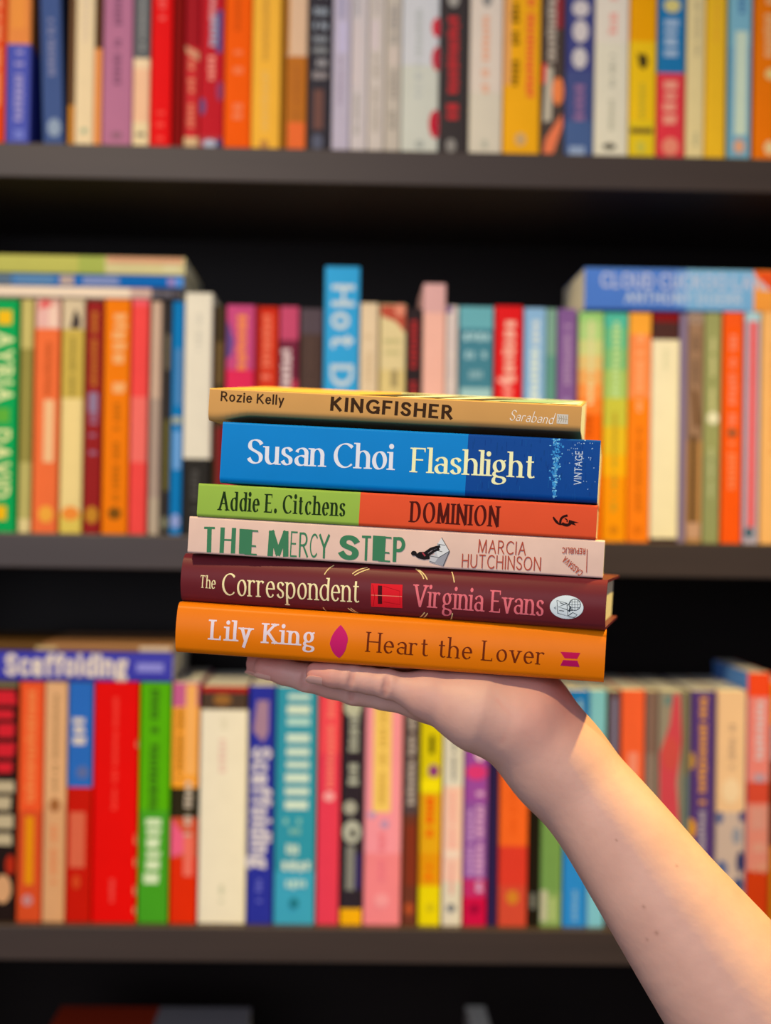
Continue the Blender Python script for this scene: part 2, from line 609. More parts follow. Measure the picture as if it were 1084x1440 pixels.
# ------------------------------------------------------------------ books standing on the shelves
UP = Matrix(((0, 0, -1), (0, 1, 0), (1, 0, 0)))      # spine axis up, thickness towards -x


def shade_ink(bk, items, row, ztop, zbot, cx, seed, lying=None):
    """Turn print items given by photo heights into polygons on the spine."""
    ink = []
    lay = 0
    L, T = bk.L, bk.T

    def U(py):
        return max(.0008, min(L - .0008, on_shelf(cx, py).z - zbot))
    for it in items:
        kind = it[0]
        lay += 1
        if kind == 'b':
            _, p0, p1, s0, s1, c = it
            u0, u1 = U(p1), U(p0)
            v0, v1 = T * (1 - s1), T * (1 - s0)
            ink.append(([(u0, v0), (u1, v0), (u1, v1), (u0, v1)], lay, mat(c, row)))
        elif kind == 'o':
            _, pc, sc, rp, rs, c = it
            uc, vc = U(pc), T * (1 - sc)
            ru = rp * .0006
            ink.append(([(uc + ru * math.cos(k * math.pi / 9), vc + rs * T * math.sin(k * math.pi / 9)) for k in range(18)], lay, mat(c, row)))
        elif kind == 'p':
            _, pts, c = it
            ink.append(([(U(py), T * (1 - sx)) for py, sx in pts], lay, mat(c, row)))
        elif kind in 'gt':
            # a line running down the spine, feet of the letters to the left
            if kind == 'g':
                _, p0, p1, s0, s1, c = it
                u0, u1 = U(p0), U(p1)
                polys = greek_polys(max(3, int(abs(u0 - u1) / ((s1 - s0) * T) * 1.5)), seed + lay)
                wd = 1.0
            else:
                _, tx, p0, p1, s0, s1, c = it[:7]
                u0, u1 = U(p0), U(p1)
                polys, wd = text_polys(tx, it[7] if len(it) > 7 else BOLD)
            vb, vt = T * (1 - s0), T * (1 - s1)
            for P, l2 in polys:
                ink.append(([(u0 + (u1 - u0) * q.x / wd, vb + (vt - vb) * q.y) for q in P], lay + .05 * (l2 % 16), mat(c, row)))
        elif kind == 'h':
            # short line set across the spine
            _, tx, p0, p1, s0, s1, c = it[:7]
            u0, u1 = U(p1), U(p0)
            if tx is None:
                polys, wd = greek_polys(4, seed + lay), 1.0
            else:
                polys, wd = text_polys(tx, BOLD)
            v0, v1 = T * (1 - s0), T * (1 - s1)
            for P, l2 in polys:
                ink.append(([(u0 + (u1 - u0) * q.y, v0 + (v1 - v0) * q.x / wd) for q in P], lay + .05 * (l2 % 16), mat(c, row)))
    return ink


NB = 0
ROWS = {1: ('top', 110), 2: ('mid', 600), 3: ('low', 1130), 4: ('low', 1440)}
PAGE = {'top': 'e6dccb', 'mid': 'e8dcbc', 'low': 'f0dcae', 'dim': 'e8dcc0'}


def standing(row, x0, x1, ytop, bands, items, label, group, dy=0.0, tilt=0.0, hard=False, W=.128, sleeve=None, gap=.0004, side=None):
    """A book on shelf ROW between the photo columns x0 and x1, its head at the photo height ytop."""
    global NB
    NB += 1
    light, yref = ROWS[row]
    pl = D + dy
    cx = (x0 + x1) / 2
    X0, X1 = on_shelf(x0, yref, pl).x + gap / 2, on_shelf(x1, yref, pl).x - gap / 2
    zb = ZS[row] + .0002
    zt = on_shelf(cx, ytop, pl).z
    L, T = zt - zb, X1 - X0
    bk = Book(L, T, W, th=.0022 if hard else .0005, rt=.0016 if T > .006 else .0006, rb=.0016 if T > .006 else .0006, hang=.003 if hard else 0.0, bulge=.0025 if hard else 0)
    R = UP.copy()
    pv = Vector((X0 if tilt < 0 else X1, pl, zb))
    M = Matrix.Translation(pv) @ Matrix.Rotation(rad(tilt), 4, 'Y') @ Matrix.Translation(Vector((X1, pl, zb)) - pv) @ R.to_4x4()
    root = empty('book', M)
    tag(root, label, 'book', group)
    if isinstance(bands, str):
        bs = [(0, L, mat(bands, light))]
    else:
        bs = []
        top = L
        for i, (pend, c) in enumerate(bands):
            u = 0 if pend is None else max(.001, on_shelf(cx, pend).z - zb)
            bs.insert(0, (u, top, mat(c, light)))
            top = u
    ink = shade_ink(bk, items, light, zt, zb, cx, NB * 31)
    bk.cover(bs, ink, root, M, side=mat(side, light) if side else None)
    bk.pages(page_mat(PAGE[light], light, 0), root, M)
    if sleeve:
        p0, p1, c, its = sleeve[:4]
        u0, u1 = max(.0003, on_shelf(cx, p1).z - zb), on_shelf(cx, p0).z - zb
        sb = Book(u1 - u0, T + .0012, W * .96, th=.0004, rt=.002, rb=.002)
        Ms = M @ Matrix.Translation((u0, -.0008, -.0006))
        ink = []
        for it in its:
            _, q0, q1, s0, s1, cc = it
            a, b = on_shelf(cx, q1).z - zb - u0, on_shelf(cx, q0).z - zb - u0
            polys = greek_polys(max(3, int((b - a) / ((s1 - s0) * T) * 1.5)), NB)
            for P, l2 in polys:
                ink.append(([(b + (a - b) * q.x, sb.T * (1 - s0) + sb.T * (s0 - s1) * q.y) for q in P], 1, mat(cc, light)))
        so = sb.cover([(0, u1 - u0, mat(c, light))], ink, root, Ms, name='paper_sleeve')
        so['label'] = 'plain cream paper sleeve wrapped around the cover'
    return root


def lying(row, x0, x1, y0, y1, bands, items, label, group, dy=0.0, W=.128, hard=False, ends=None, slope=0.0):
    """A book lying on other books, its spine to the front between photo columns x0, x1 and heights y0 (top), y1 (bottom) at column xr."""
    global NB
    NB += 1
    light = ROWS[row][0]
    pl = D + dy
    xr = ends if ends is not None else (x0 + x1) / 2
    zb, zt = on_shelf(xr, y1, pl).z + .0003, on_shelf(xr, y0, pl).z
    ym = (y0 + y1) / 2
    X0, X1 = on_shelf(x0, ym, pl).x, on_shelf(x1, ym, pl).x
    L, T = X1 - X0, zt - zb
    bk = Book(L, T, W, th=.0022 if hard else .0005, rt=.0014, rb=.0014, hang=.003 if hard else 0)
    M = Matrix.Translation((X0, pl, zb))
    root = empty('book', M)
    tag(root, label, 'book', group)
    fx = lambda px: min(L - .0003, max(.0003, on_shelf(px, ym, pl).x - X0))
    if isinstance(bands, str):
        bs = [(0, L, mat(bands, light))]
    else:
        bs, u = [], 0.0
        for pend, c in bands:
            e = L if pend is None else fx(pend)
            bs.append((u, e, mat(c, light)))
            u = e
    ink = []
    lay = 0
    for it in items:
        lay += 1
        if it[0] == 'b':
            _, p0, p1, s0, s1, c = it
            ink.append(([(fx(p0), T * s0), (fx(p1), T * s0), (fx(p1), T * s1), (fx(p0), T * s1)], lay, mat(c, light)))
        elif it[0] == 'p':
            ink.append(([(fx(px), T * sv) for px, sv in it[1]], lay, mat(it[2], light)))
        else:
            _, tx, p0, p1, s0, s1, c = it[:7]
            if tx is None:
                polys, wd = greek_polys(8, NB + lay), 1.0
            else:
                polys, wd = text_polys(tx, it[7] if len(it) > 7 else BOLD)
            a, b = on_shelf(p0, ym, pl).x - X0, on_shelf(p1, ym, pl).x - X0
            for P, l2 in polys:
                q = [(a + (b - a) * v.x / wd, T * (s0 + (s1 - s0) * v.y)) for v in P]
                if all(0.0002 < t[0] < L - .0002 for t in q):
                    ink.append((q, lay + .05 * (l2 % 16), mat(c, light)))
    bk.cover(bs, ink, root, M)
    bk.pages(page_mat(PAGE[light], light, 0), root, M)
    return root

# ---- the row on the top shelf of the photograph (heads above the frame)
G1 = 'books standing on the upper shelf'
T1 = -112


def r1(x0, x1, bands, items, label, top=T1, **k):
    return standing(1, x0, x1, top, bands, items, label, G1, **k)


r1(-14, 8, 'd8451a', [('g', -60, 150, .3, .7, 'e8a070')], 'orange-red book at the far end of the upper shelf beside the violet-blue one')
r1(8.5, 43, [(62, 'e08a4a'), (None, '4a56c0')], [('b', -80, 40, .15, .75, 'ee9448'), ('g', 70, 172, .35, .72, '9a98da'), ('g', 182, 196, .3, .8, '7a88e4')], 'violet-blue upright book with an orange upper spine on the upper shelf')
r1(62, 92, '3f5796', [('g', 26, 108, .34, .66, '7f86b4'), ('o', 180, .55, 13, .32, '8ba0c4')], 'navy blue book leaning beside a dark gap on the upper shelf', tilt=-2.2)
r1(97, 105, [(148, '6e5038'), (None, 'c88a3c')], [], 'very thin brown book tapering to tan at its foot, between navy and cream books')
r1(105.5, 133, 'e3d2b4', [('g', -40, 60, .3, .7, 'd8c8b4'), ('o', 184, .5, 4, .18, '9ab09a')], 'cream book with a tiny grey emblem at its foot, beside a thin orange one')
r1(133.5, 143, [(68, '54341f'), (None, 'e8985a')], [], 'thin dark brown and orange book between the cream book and the mauve book')
r1(144, 186.5, 'ae719c', [('g', -60, 120, .36, .62, '7c4e74'), ('o', 190, .5, 5, .2, '8e6480')], 'wide mauve book with dark lettering down its spine')
r1(187, 211, [(82, '5d636e'), (96, 'ead2b8'), (172, 'e9bda4'), (None, 'e0d0b0')], [('g', -40, 72, .35, .7, '8a8e98'), ('o', 189, .5, 3, .3, '77746a')], 'grey book with a pale pink lower spine beside the bright red book')
r1(212, 242, 'dc0f16', [('g', -90, 30, .3, .68, 'e85a5c'), ('g', 150, 200, .3, .68, 'e84844')], 'bright red book beside the grey and pale pink one')
r1(243, 259, '7a0308', [], 'dark blood-red slim book beside the bright red one')
r1(259.5, 280.5, [(66, '9a1424'), (193, 'c02a34'), (None, 'cdb090')], [('p', [(64, .0), (76, .15), (86, .98), (74, .98)], 'c8927c'), ('g', 84, 180, .2, .72, 'cf7a68')], 'crimson book with a tan slash and a pale foot')
r1(281, 315, [(192, 'b51a2c'), (None, 'a83c4c')], [('g', -60, 30, .35, .6, 'd99aa8'), ('b', 14, 74, .66, .9, '3b4c92'), ('g', 22, 76, .38, .7, '9fa8cc'), ('g', 78, 114, .32, .62, 'e8928e'), ('o', 150, .12, 12, .14, '6a4c86'), ('o', 128, .85, 14, .16, '8a3a6c'), ('o', 202, .45, 6, .3, 'a8b4d8'), ('o', 202, .85, 7, .14, '2c3472')], 'crimson book with blue and white blotches down its spine')
r1(315.5, 353.5, 'ef5a02', [('g', -90, 44, .35, .58, 'c44c00'), ('g', 70, 106, .28, .7, 'fa7a50'), ('g', 118, 170, .28, .7, 'f27c56')], 'vivid orange book with pale lettering, beside the golden yellow one')
r1(354, 395, 'e6b142', [('g', -60, 86, .36, .56, 'b88a40'), ('g', 100, 186, .34, .6, 'dcb264'), ('o', 203, .46, 7, .14, 'b4804a')], 'golden yellow book beside a vivid orange one on the upper shelf')
r1(395.5, 402, '8a5a14', [], 'very thin ochre brown book beside the golden yellow one')
r1(402.5, 432, [(79, 'd1b4a0'), (None, 'b06c28')], [('b', -100, 76, .0, .12, 'c88a3c'), ('g', 92, 170, .3, .7, 'a8662a'), ('b', 172, 214, .1, .92, 'dd6a38')], 'book with a beige upper spine and brown-orange lower spine, beside the black one')
r1(433, 465, '33323f', [('h', None, -20, -4, .2, .85, '9aa4b4'), ('h', None, 10, 22, .2, .85, '8e9cb4'), ('h', None, 30, 42, .2, .85, '94a2bc'), ('h', None, 50, 60, .2, .85, '8a94a8'), ('h', None, 66, 76, .2, .85, '8f97a6'), ('h', None, 82, 94, .2, .85, '9a9cac'), ('h', None, 100, 112, .2, .85, '9894a2'), ('b', 126, 182, .25, .7, '6a4c4c'), ('o', 200, .45, 12, .25, '565c78')], 'black book with pale blocky lettering, beside the lavender-white spines')
r1(467, 492.5, 'b3b0d2', [('b', -80, 26, .3, .62, '9c9cc6'), ('b', 30, 74, .3, .8, 'b8b6e4'), ('g', 78, 148, .3, .6, '9d96ba')], 'pale lavender slim book beside the black book with blocky lettering')
r1(493, 517, 'c3c0d0', [('g', -60, 24, .2, .5, '969ab0'), ('b', 30, 124, .1, .6, 'c6c0d0'), ('g', 132, 190, .25, .55, '9c9ca2')], 'pale grey-lavender slim book with a short grey line near its foot')
r1(517.5, 541, 'c3bfc6', [('g', -60, 22, .3, .6, 'a4a0aa'), ('b', 28, 70, .15, .6, 'c9c1d2'), ('g', 76, 186, .3, .65, 'a29e9e')], 'pale grey slim book with a long grey line reaching its foot')
r1(541.5, 564, 'b9b5b6', [('g', 8, 62, .3, .75, '908e96'), ('b', 66, 92, .2, .8, 'c4bcc0'), ('g', 98, 140, .3, .75, '949092'), ('g', 156, 188, .3, .7, '8c8a8a')], 'stone grey slim book with broken grey lettering, beside the one with red berries')
r1(564.5, 617.5, [(92, 'c4cbdf'), (None, 'c1c9cd')], [('g', 12, 138, .36, .54, 'aab4c0'), ('o', 38, .93, 14, .14, 'c81c38'), ('o', 82, .95, 17, .15, 'b81436'), ('o', 174, .92, 20, .17, 'b81436'), ('o', 203, .5, 6, .12, '9ea8ae')], 'wide white book with red berries down one edge of its spine')
r1(618, 659, '38343a', [('o', -2, .44, 12, .2, '9a9a9e'), ('g', 22, 170, .26, .68, 'b4303a'), ('o', 205, .42, 10, .18, '86868c')], 'charcoal black book with heavy red lettering')
r1(660, 707, [(130, 'd3cbcb'), (None, 'ccc9c4')], [('o', -4, .5, 14, .16, '8a8a90'), ('g', 22, 132, .36, .6, 'dca48c'), ('o', 203, .48, 7, .1, 'b0b4b0')], 'wide white book with faint orange lettering, beside the charcoal one with red letters')
r1(708, 760, 'eaa91c', [('b', -90, 120, .0, .16, 'd8a070'), ('g', -60, 34, .2, .4, '4a3404'), ('g', 44, 122, .2, .42, '6a4c06'), ('g', -40, 138, .6, .84, 'e0583a'), ('o', 196, .48, 9, .15, 'bfa27a')], 'amber yellow book with one black and one red line of lettering')
r1(761, 794, '4a4040', [('b', -90, 40, .55, .9, '8a2c3c'), ('b', 90, 118, .0, .2, 'dc3030'), ('g', -60, 88, .22, .62, 'b4aca8'), ('p', [(92, .2), (96, .5), (170, .45), (172, .1)], 'b8b4ac'), ('o', 128, .72, 20, .25, 'ea8450'), ('p', [(160, .9), (176, .95), (216, .55), (216, .1), (196, .2)], 'e07a58')], 'black book patterned with white, orange and red shapes')
r1(795, 835.5, [(100, '3e4488'), (170, '44508c'), (None, '46609a')], [('o', 12, .5, 12, .3, 'c8c4d0'), ('o', 44, .5, 16, .28, 'cac6d2'), ('o', 82, .48, 15, .26, 'c8c6d2'), ('o', -22, .5, 12, .3, 'c8c4d0'), ('g', 118, 172, .3, .7, '8a6a9e'), ('b', 206, 218, .15, .7, '8ea4d0')], 'indigo blue book with a column of white shapes down its spine')
r1(836, 884, [(60, 'ddd8d4'), (None, 'd9d8ce')], [('g', -60, 50, .38, .68, 'e4a8a4'), ('g', 76, 124, .44, .62, 'b0b2a8'), ('g', 140, 184, .42, .6, 'b4b6aa'), ('o', 206, .46, 5, .2, '64645e')], 'white book with pink lettering at the top, beside the indigo one')
r1(885, 923, [(58, 'f0a206'), (170, 'e9c01c'), (None, 'dcc224')], [('p', [(74, .25), (80, .55), (98, .6), (90, .35)], '4a3e1c'), ('o', 86, .5, 11, .18, '463a1c'), ('g', 116, 168, .38, .58, 'b8a838'), ('b', 180, 188, .05, .9, '74602a'), ('o', 207, .46, 9, .15, 'c0bc50')], 'yellow book with a small black bird shape on its spine')
r1(924, 963.5, [(103, '1f74b6'), (None, 'd8384a')], [('o', 8, .5, 10, .3, 'd0c884'), ('g', 26, 98, .22, .74, '9cb8de'), ('g', 112, 178, .22, .74, 'ee9a8c'), ('o', 206, .5, 13, .3, 'e08878')], 'book with a blue upper spine and a red lower spine')
r1(965, 991, 'ded0a0', [('g', -60, 80, .4, .7, 'bcb08c'), ('g', 180, 206, .4, .7, 'b8b490')], 'cream-yellow slim book beside the blue and red one')
r1(992, 1021, 'f2b92a', [('g', -30, 60, .4, .62, 'e4ac34')], 'plain marigold yellow book beside the light blue one')
r1(1024, 1057, [(66, '7ab4d2'), (None, '72a8cc')], [('g', -40, 20, .4, .7, '4678b0'), ('b', 44, 190, .28, .8, 'c6dcd0'), ('o', 206, .5, 10, .24, 'd8a488')], 'light blue book with a pale panel and a small peach square, beside the marigold one')
r1(1060, 1098, 'fb7708', [('g', -60, 82, .35, .75, 'fcb07c'), ('o', 104, .62, 8, .2, 'e0c884'), ('o', 208, .62, 10, .2, 'e2c89a')], 'orange book with pale peach lettering, beside the light blue one')
r1(1099, 1120, 'd8d0c4', [], 'white book just past the orange one with peach lettering')

# ---- the row on the middle shelf
G2 = 'books standing on the middle shelf'


def r2(x0, x1, top, bands, items, label, **k):
    return standing(2, x0, x1, top, bands, items, label, G2, **k)


WIDE = dict(BOLD, thick=.24, thin=.2)
r2(-30, 24, 421, '07a550', [('b', 436, 456, .45, .82, 'f6bc16'), ('t', 'AYRIA', 470, 562, .45, .84, 'dfeca0', WIDE), ('b', 574, 594, .45, .8, '5cae38'), ('t', 'DAVID', 606, 698, .42, .8, 'e6ea9c', WIDE), ('b', 711, 731, .4, .76, 'fdb90c')], 'bright green book with big pale letters and yellow squares on the middle shelf')
r2(27, 45, 421, [(490, 'c4b868'), (650, '948c42'), (730, 'b8b062'), (None, 'dccc88')], [], 'slim olive green book beside the bright green one')
r2(47, 82.5, 421, [(462, 'e0b09a'), (None, 'fd7038')], [('o', 430, .4, 9, .25, 'e0605a'), ('o', 446, .4, 14, .3, 'e4b4a4'), ('b', 430, 460, .55, .9, 'f0ccb0'), ('g', 474, 558, .42, .66, 'bc5420'), ('b', 562, 650, .4, .82, 'ffbe84'), ('o', 723, .55, 12, .3, 'f4a83a')], 'salmon orange book with a pink and white picture at its head')
r2(85, 117, 421, [(463, 'd4c298'), (560, 'c8ae4a'), (720, 'e6d084'), (None, 'dcc454')], [('p', [(462, .35), (440, .5), (434, .6), (448, .8), (462, .8)], '3c3230'), ('g', 474, 558, .36, .6, '948236'), ('b', 562, 706, .2, .8, 'ecd488'), ('o', 722, .5, 10, .4, 'f08c34')], 'mustard yellow book with a black and white picture at its head')
r2(119, 143, 424, '94201e', [('g', 438, 544, .28, .7, 'b86c22'), ('b', 552, 580, .2, .75, '8e7a90'), ('g', 580, 648, .22, .76, '94687c'), ('o', 724, .5, 12, .4, 'c08424')], 'dark red slim book with brownish gold lettering beside the mustard yellow one')
r2(144.5, 181.5, 421, 'fb7c02', [('g', 440, 556, .3, .86, 'ffae6a'), ('g', 566, 706, .4, .66, 'b46200'), ('o', 722, .5, 9, .26, '7a4c0c')], 'orange book with large cream lettering above dark lettering, beside the coral one')
r2(183, 207.5, 421, [(430, 'f05c62'), (558, 'ee4a44'), (650, 'fa6e60'), (None, 'ee4a42')], [], 'plain coral red book with a paler middle, beside the orange one')
r2(210, 226, 424, [(560, 'c4a88c'), (700, 'a89480'), (None, 'b4a488')], [], 'slim taupe book beside the coral red one')
r2(227, 239.5, 424, '34302c', [('b', 470, 520, .3, .8, '6c6450'), ('b', 590, 690, .3, .9, '66602c'), ('o', 735, .5, 9, .4, '7c7c60')], 'slim blackish book beside the taupe one')
r2(240, 257, 424, '0a76b0', [('b', 490, 570, .3, .9, '4a82b0'), ('b', 586, 596, .1, .9, 'a0a890'), ('b', 606, 660, .2, .9, '6aa0d0'), ('o', 733, .5, 10, .4, '90a0cc')], 'slim blue book against the one in a pale paper sleeve')
r2(258.5, 296, 416, '2b2924', [('g', 660, 720, .3, .6, '4c4a44')], 'black book in a pale paper sleeve that stops above its foot', sleeve=(412, 645, 'e2dcc0', [('g', 440, 500, .4, .62, 'ccc8b0')]))
r2(299, 315, 430, '40351f', [('b', 480, 540, .2, .8, '6a5630'), ('b', 600, 700, .3, 1, '7c2224')], 'slim dark olive-brown book beside the one in a pale paper sleeve', dy=.006)
r2(316, 356.5, 429, [(520, 'c44a78'), (None, 'dc2c54')], [('p', [(450, .0), (456, .1), (480, .28), (500, .2), (506, .0)], '5c4c86'), ('g', 442, 522, .36, .74, 'ec8c46')], 'magenta pink book with orange lettering on the middle shelf')
r2(357, 389.5, 431, [(440, 'c42a14'), (None, 'd0381e')], [('b', 431, 740, .0, .2, '941812'), ('g', 442, 518, .3, .72, 'e47454'), ('g', 526, 560, .3, .7, 'e87c60')], 'brick red book beside the magenta one with orange letters')
r2(391, 418.5, 431, [(478, 'c04a68'), (None, '74283c')], [('g', 478, 546, .1, .64, 'dcc8c0'), ('b', 534, 570, .7, 1, 'c43c54')], 'rose pink and maroon book with white lettering')
r2(420, 452, 434, [(470, '54484c'), (None, '4e3c34')], [('g', 474, 540, .3, .6, '58443a')], 'dark grey-brown book just before the tall blue one')
r2(453.5, 503.5, 375, '35a2da', [('t', 'Hot D', 404, 540, .24, .8, 'c6d6d4', dict(BOLD, X=.76))], 'tall sky blue book with large white letters rising above its row')
r2(504.5, 530, 426, 'e0caa0', [('g', 470, 560, .3, .7, 'd0b88c')], 'cream book beside the tall sky blue one')
r2(532, 569, 428, [(520, 'dccb92'), (None, 'd9c47e')], [('p', [(429, .0), (429, .98), (468, .98), (452, .6), (444, .0)], 'b8503a'), ('o', 436, .75, 9, .2, 'dc8a6c'), ('g', 476, 500, .1, .9, 'c2b87c'), ('b', 520, 545, .45, .7, '9c8c5c')], 'pale yellow book with a rust red corner at its head')
r2(570, 591.5, 434, '2e2526', [('g', 450, 560, .2, .75, 'a82c2c')], 'slim black book with red lettering, beside the pale pink one')
r2(592.5, 624.5, 399, [(440, 'd8a8a0'), (None, 'eab49e')], [], 'plain pale pink book standing taller than the books beside it', W=.11)
r2(625.5, 642, 430, 'd6cabc', [('b', 430, 440, .0, .5, '74508a'), ('g', 446, 560, .3, .7, 'c4b4b0')], 'slim off-white book with a purple corner at its head')
r2(643.5, 692.5, 431, [(462, '66aab0'), (None, '437f8e')], [('h', None, 467, 480, .1, .92, 'a0c8c8'), ('h', None, 493, 506, .16, .84, '94bcc0'), ('h', None, 520, 534, .3, .7, '8cb4b8'), ('b', 546, 562, .05, .95, '9cc4c0')], 'wide teal book with short rows of pale lettering')
r2(694, 733, 430, 'd81d20', [('g', 450, 540, .3, .76, 'f0b09a'), ('p', [(530, .15), (536, .1), (546, .5), (540, .6)], 'f0a090'), ('g', 546, 600, .3, .7, 'f08c7c')], 'bright red book with pale lettering, beside the wide teal one')
r2(735, 766, 433, '86b2de', [('g', 450, 486, .34, .72, 'ccd8d8'), ('g', 490, 600, .3, .72, 'd4e2dc')], 'light blue book with white lettering on the middle shelf')
r2(766.5, 781, 434, [(500, '78a08c'), (None, '5e9484')], [], 'slim sage green book beside the light blue one with white letters')
r2(782, 809.5, 434, '7c588e', [('g', 456, 548, .34, .7, 'a488aa'), ('b', 560, 580, .3, .7, '9078a4')], 'purple book between slim sage green and the green-to-orange one')
r2(812, 847, 439, [(452, '93c872'), (478, 'a8cc7c'), (500, 'c4cc80'), (520, 'd8bc74'), (540, 'e4a65c'), (560, 'ee9044'), (582, 'ee7c2c'), (None, 'e8660e')], [('g', 450, 570, .38, .62, 'd8d49a'), ('g', 584, 616, .3, .6, 'bc4c08')], 'book fading from green at the head to orange below')
r2(848, 882, 440, [(460, '4eb69a'), (490, '66b884'), (520, '7cb874'), (560, 'a0c064'), (600, 'c0be3e'), (640, 'dcb824'), (670, 'f0ae10'), (None, 'f29408')], [('g', 452, 566, .34, .66, 'b8d890'), ('g', 580, 720, .38, .6, 'b0982a'), ('o', 745, .5, 6, .2, 'cc7c10')], 'book fading from teal through lime to orange')
r2(883, 914.5, 440, [(470, 'f0a236'), (560, 'f4894a'), (None, 'f07e14')], [('g', 470, 580, .35, .65, 'fca870'), ('g', 600, 720, .4, .62, 'b85c0e'), ('o', 745, .5, 6, .2, 'd46c10')], 'orange book with a golden head, beside the teal-to-orange one')
r2(916, 953.5, 440, [(453, '7c1618'), (None, '4a2c28')], [], 'dark red and brown book inside a cream paper sleeve', sleeve=(478, 757, 'e8deb4', [('g', 490, 520, .4, .6, 'd4d0a4')]))
r2(954.5, 965, 441, '84748c', [], 'very thin mauve-grey book beside the one in a cream sleeve')
r2(966, 988, 440, [(455, 'a48c78'), (620, '947458'), (None, 'b08450')], [('g', 446, 540, .3, .7, '6c5440'), ('b', 612, 735, .25, .6, '4c3418'), ('p', [(545, .3), (552, .6), (600, .8), (600, .5)], '5c3c1c'), ('b', 735, 757, .0, 1, 'bc9474')], 'brown book with dark wood-like streaks down its spine')
r2(989, 1013, 440, [(640, '94985e'), (None, '8e9460')], [('g', 470, 580, .35, .65, 'c8c488'), ('o', 588, .55, 9, .35, 'e0dcb4'), ('g', 630, 700, .35, .6, 'b8bc88')], 'olive green book with a pale dot halfway down its spine')
r2(1015, 1044, 439, [(460, 'f8581a'), (None, 'fc5810')], [('g', 470, 600, .3, .7, 'ff8460'), ('o', 609, .5, 5, .25, '7a5a3c'), ('g', 620, 690, .3, .7, 'fc8250')], 'orange-red book with a small dark mark halfway down')
r2(1046, 1068.5, 439, [(452, 'a8ccd0'), (None, 'b0a8b4')], [('b', 452, 742, .3, .72, 'e4504c'), ('o', 749, .4, 8, .3, '40606c')], 'pale blue book with a red stripe down its spine')
r2(1070, 1100, 439, 'f4b468', [('g', 480, 640, .4, .7, 'e8a050')], 'pale apricot book beside the pale blue one with the red stripe')
r2(1101, 1120, 440, 'c8502a', [], 'rust orange book just past the pale apricot one')

# lying on the middle row
LG2 = 'books lying on the row along the middle shelf'
lying(2, -60, 255, 405, 420.5, [(183, 'e9d6b6'), (213, 'c6a896'), (None, '4b474a')], [('t', None, 215, 245, .3, .7, '77747c')], 'thin cream book with a dark end lying flat, lowest of the pile of three', LG2, ends=190)
lying(2, -60, 258, 387.5, 404.7, [(16, '5a7080'), (70, '3a76ac'), (None, '0765ae')], [('b', 20, 78, .2, .8, '5c86aa'), ('b', 84, 104, .1, .9, 'b4a090'), ('b', 116, 167, .15, .85, '7d8cb4'), ('b', 236, 246, .2, .8, '9a84b4'), ('b', 247, 257, .1, .9, '5090dc')], 'thin blue book lying flat, in the middle of the pile of three', LG2, ends=190)
lying(2, -60, 260, 361, 387.2, [(110, 'b8b858'), (148, 'a2b050'), (None, 'cdc489')], [('b', 150, 257, .62, .98, 'cf9c74'), ('b', 230, 252, .15, .6, 'd0ca96')], 'yellow-green book lying flat with a tan stripe, topmost of the pile of three', LG2, ends=190, W=.15)
lying(2, 822, 1130, 378, 437, [(965, '4a78c6'), (1060, '74acd6'), (None, 'f09a3c')], [('b', 950, 966, .1, .95, '6a9cd2'), ('t', 'CLOUD CUCKOO LAND', 846, 1086, .55, .86, 'b8c0d8', dict(BOLD, gap=.16)), ('t', 'ANTHONY DOERR', 880, 1042, .18, .42, 'b4c4dc', dict(BOLD, gap=.16)), ('p', [(1058, 1), (1130, 1), (1130, .3), (1090, .45), (1070, .75)], 'e0501e')], 'thick blue book lying flat on the middle row with two lines of white capitals', LG2, ends=940)

# ---- the row on the lower shelf
G3 = 'books standing on the lower shelf'


def r3(x0, x1, top, bands, items, label, **k):
    return standing(3, x0, x1, top, bands, items, label, G3, **k)


r3(-34, 23, 959, [(966, '7c6a40'), (None, '22150f')], [('g', 968, 1090, .42, .98, 'd42026'), ('g', 1096, 1192, .4, .96, 'c0aa78'), ('o', 1216, .88, 14, .12, 'b42a10'), ('o', 1250, .7, 20, .22, 'd49a60')], 'black book with red and cream lettering at the end of the lower shelf')
r3(25, 60, 959, [(1140, 'ee5420'), (None, 'd44a1c')], [('g', 970, 1130, .3, .7, 'f4823c'), ('b', 1148, 1244, .32, .66, 'e48c06'), ('o', 1266, .45, 8, .22, 'c08070')], 'orange-red book with a golden strip low on its spine')
r3(61, 93, 959, [(1130, 'e2a868'), (None, 'd89c60')], [('g', 976, 1120, .38, .62, 'b0824a'), ('o', 1132, .5, 10, .24, 'a0602c'), ('g', 1160, 1244, .34, .64, 'df8248')], 'peach book with brown lettering, beside the blue and red one')
r3(94, 129.5, 959, [(1107, '2a66a2'), (None, 'c41504')], [('g', 992, 1050, .12, .72, 'd8c6a4'), ('o', 1086, .6, 9, .25, '5c6888'), ('b', 1142, 1220, .12, .74, 'd6623c'), ('o', 1240, .42, 10, .16, 'd04418')], 'book with blue upper and scarlet lower spine beside the very wide scarlet one')
r3(130.5, 193.5, 959, 'e30a04', [('g', 980, 1140, .42, .54, 'f4402c'), ('g', 1236, 1270, .4, .52, 'e84838'), ('o', 1046, .975, 5, .02, 'd8a070'), ('o', 1180, .975, 7, .022, 'e0a068'), ('o', 1212, .975, 6, .02, 'e0a068'), ('o', 1252, .975, 7, .022, 'd8a070'), ('o', 1280, .975, 5, .02, 'd8a070')], 'very wide scarlet book on the lower shelf', W=.15)
r3(195, 238.5, 960, [(1140, '54a804'), (None, '44981a')], [('g', 968, 1140, .32, .64, '38680c'), ('g', 1150, 1246, .2, .76, 'd6e0a4')], 'grass green book with dark lettering above white lettering')
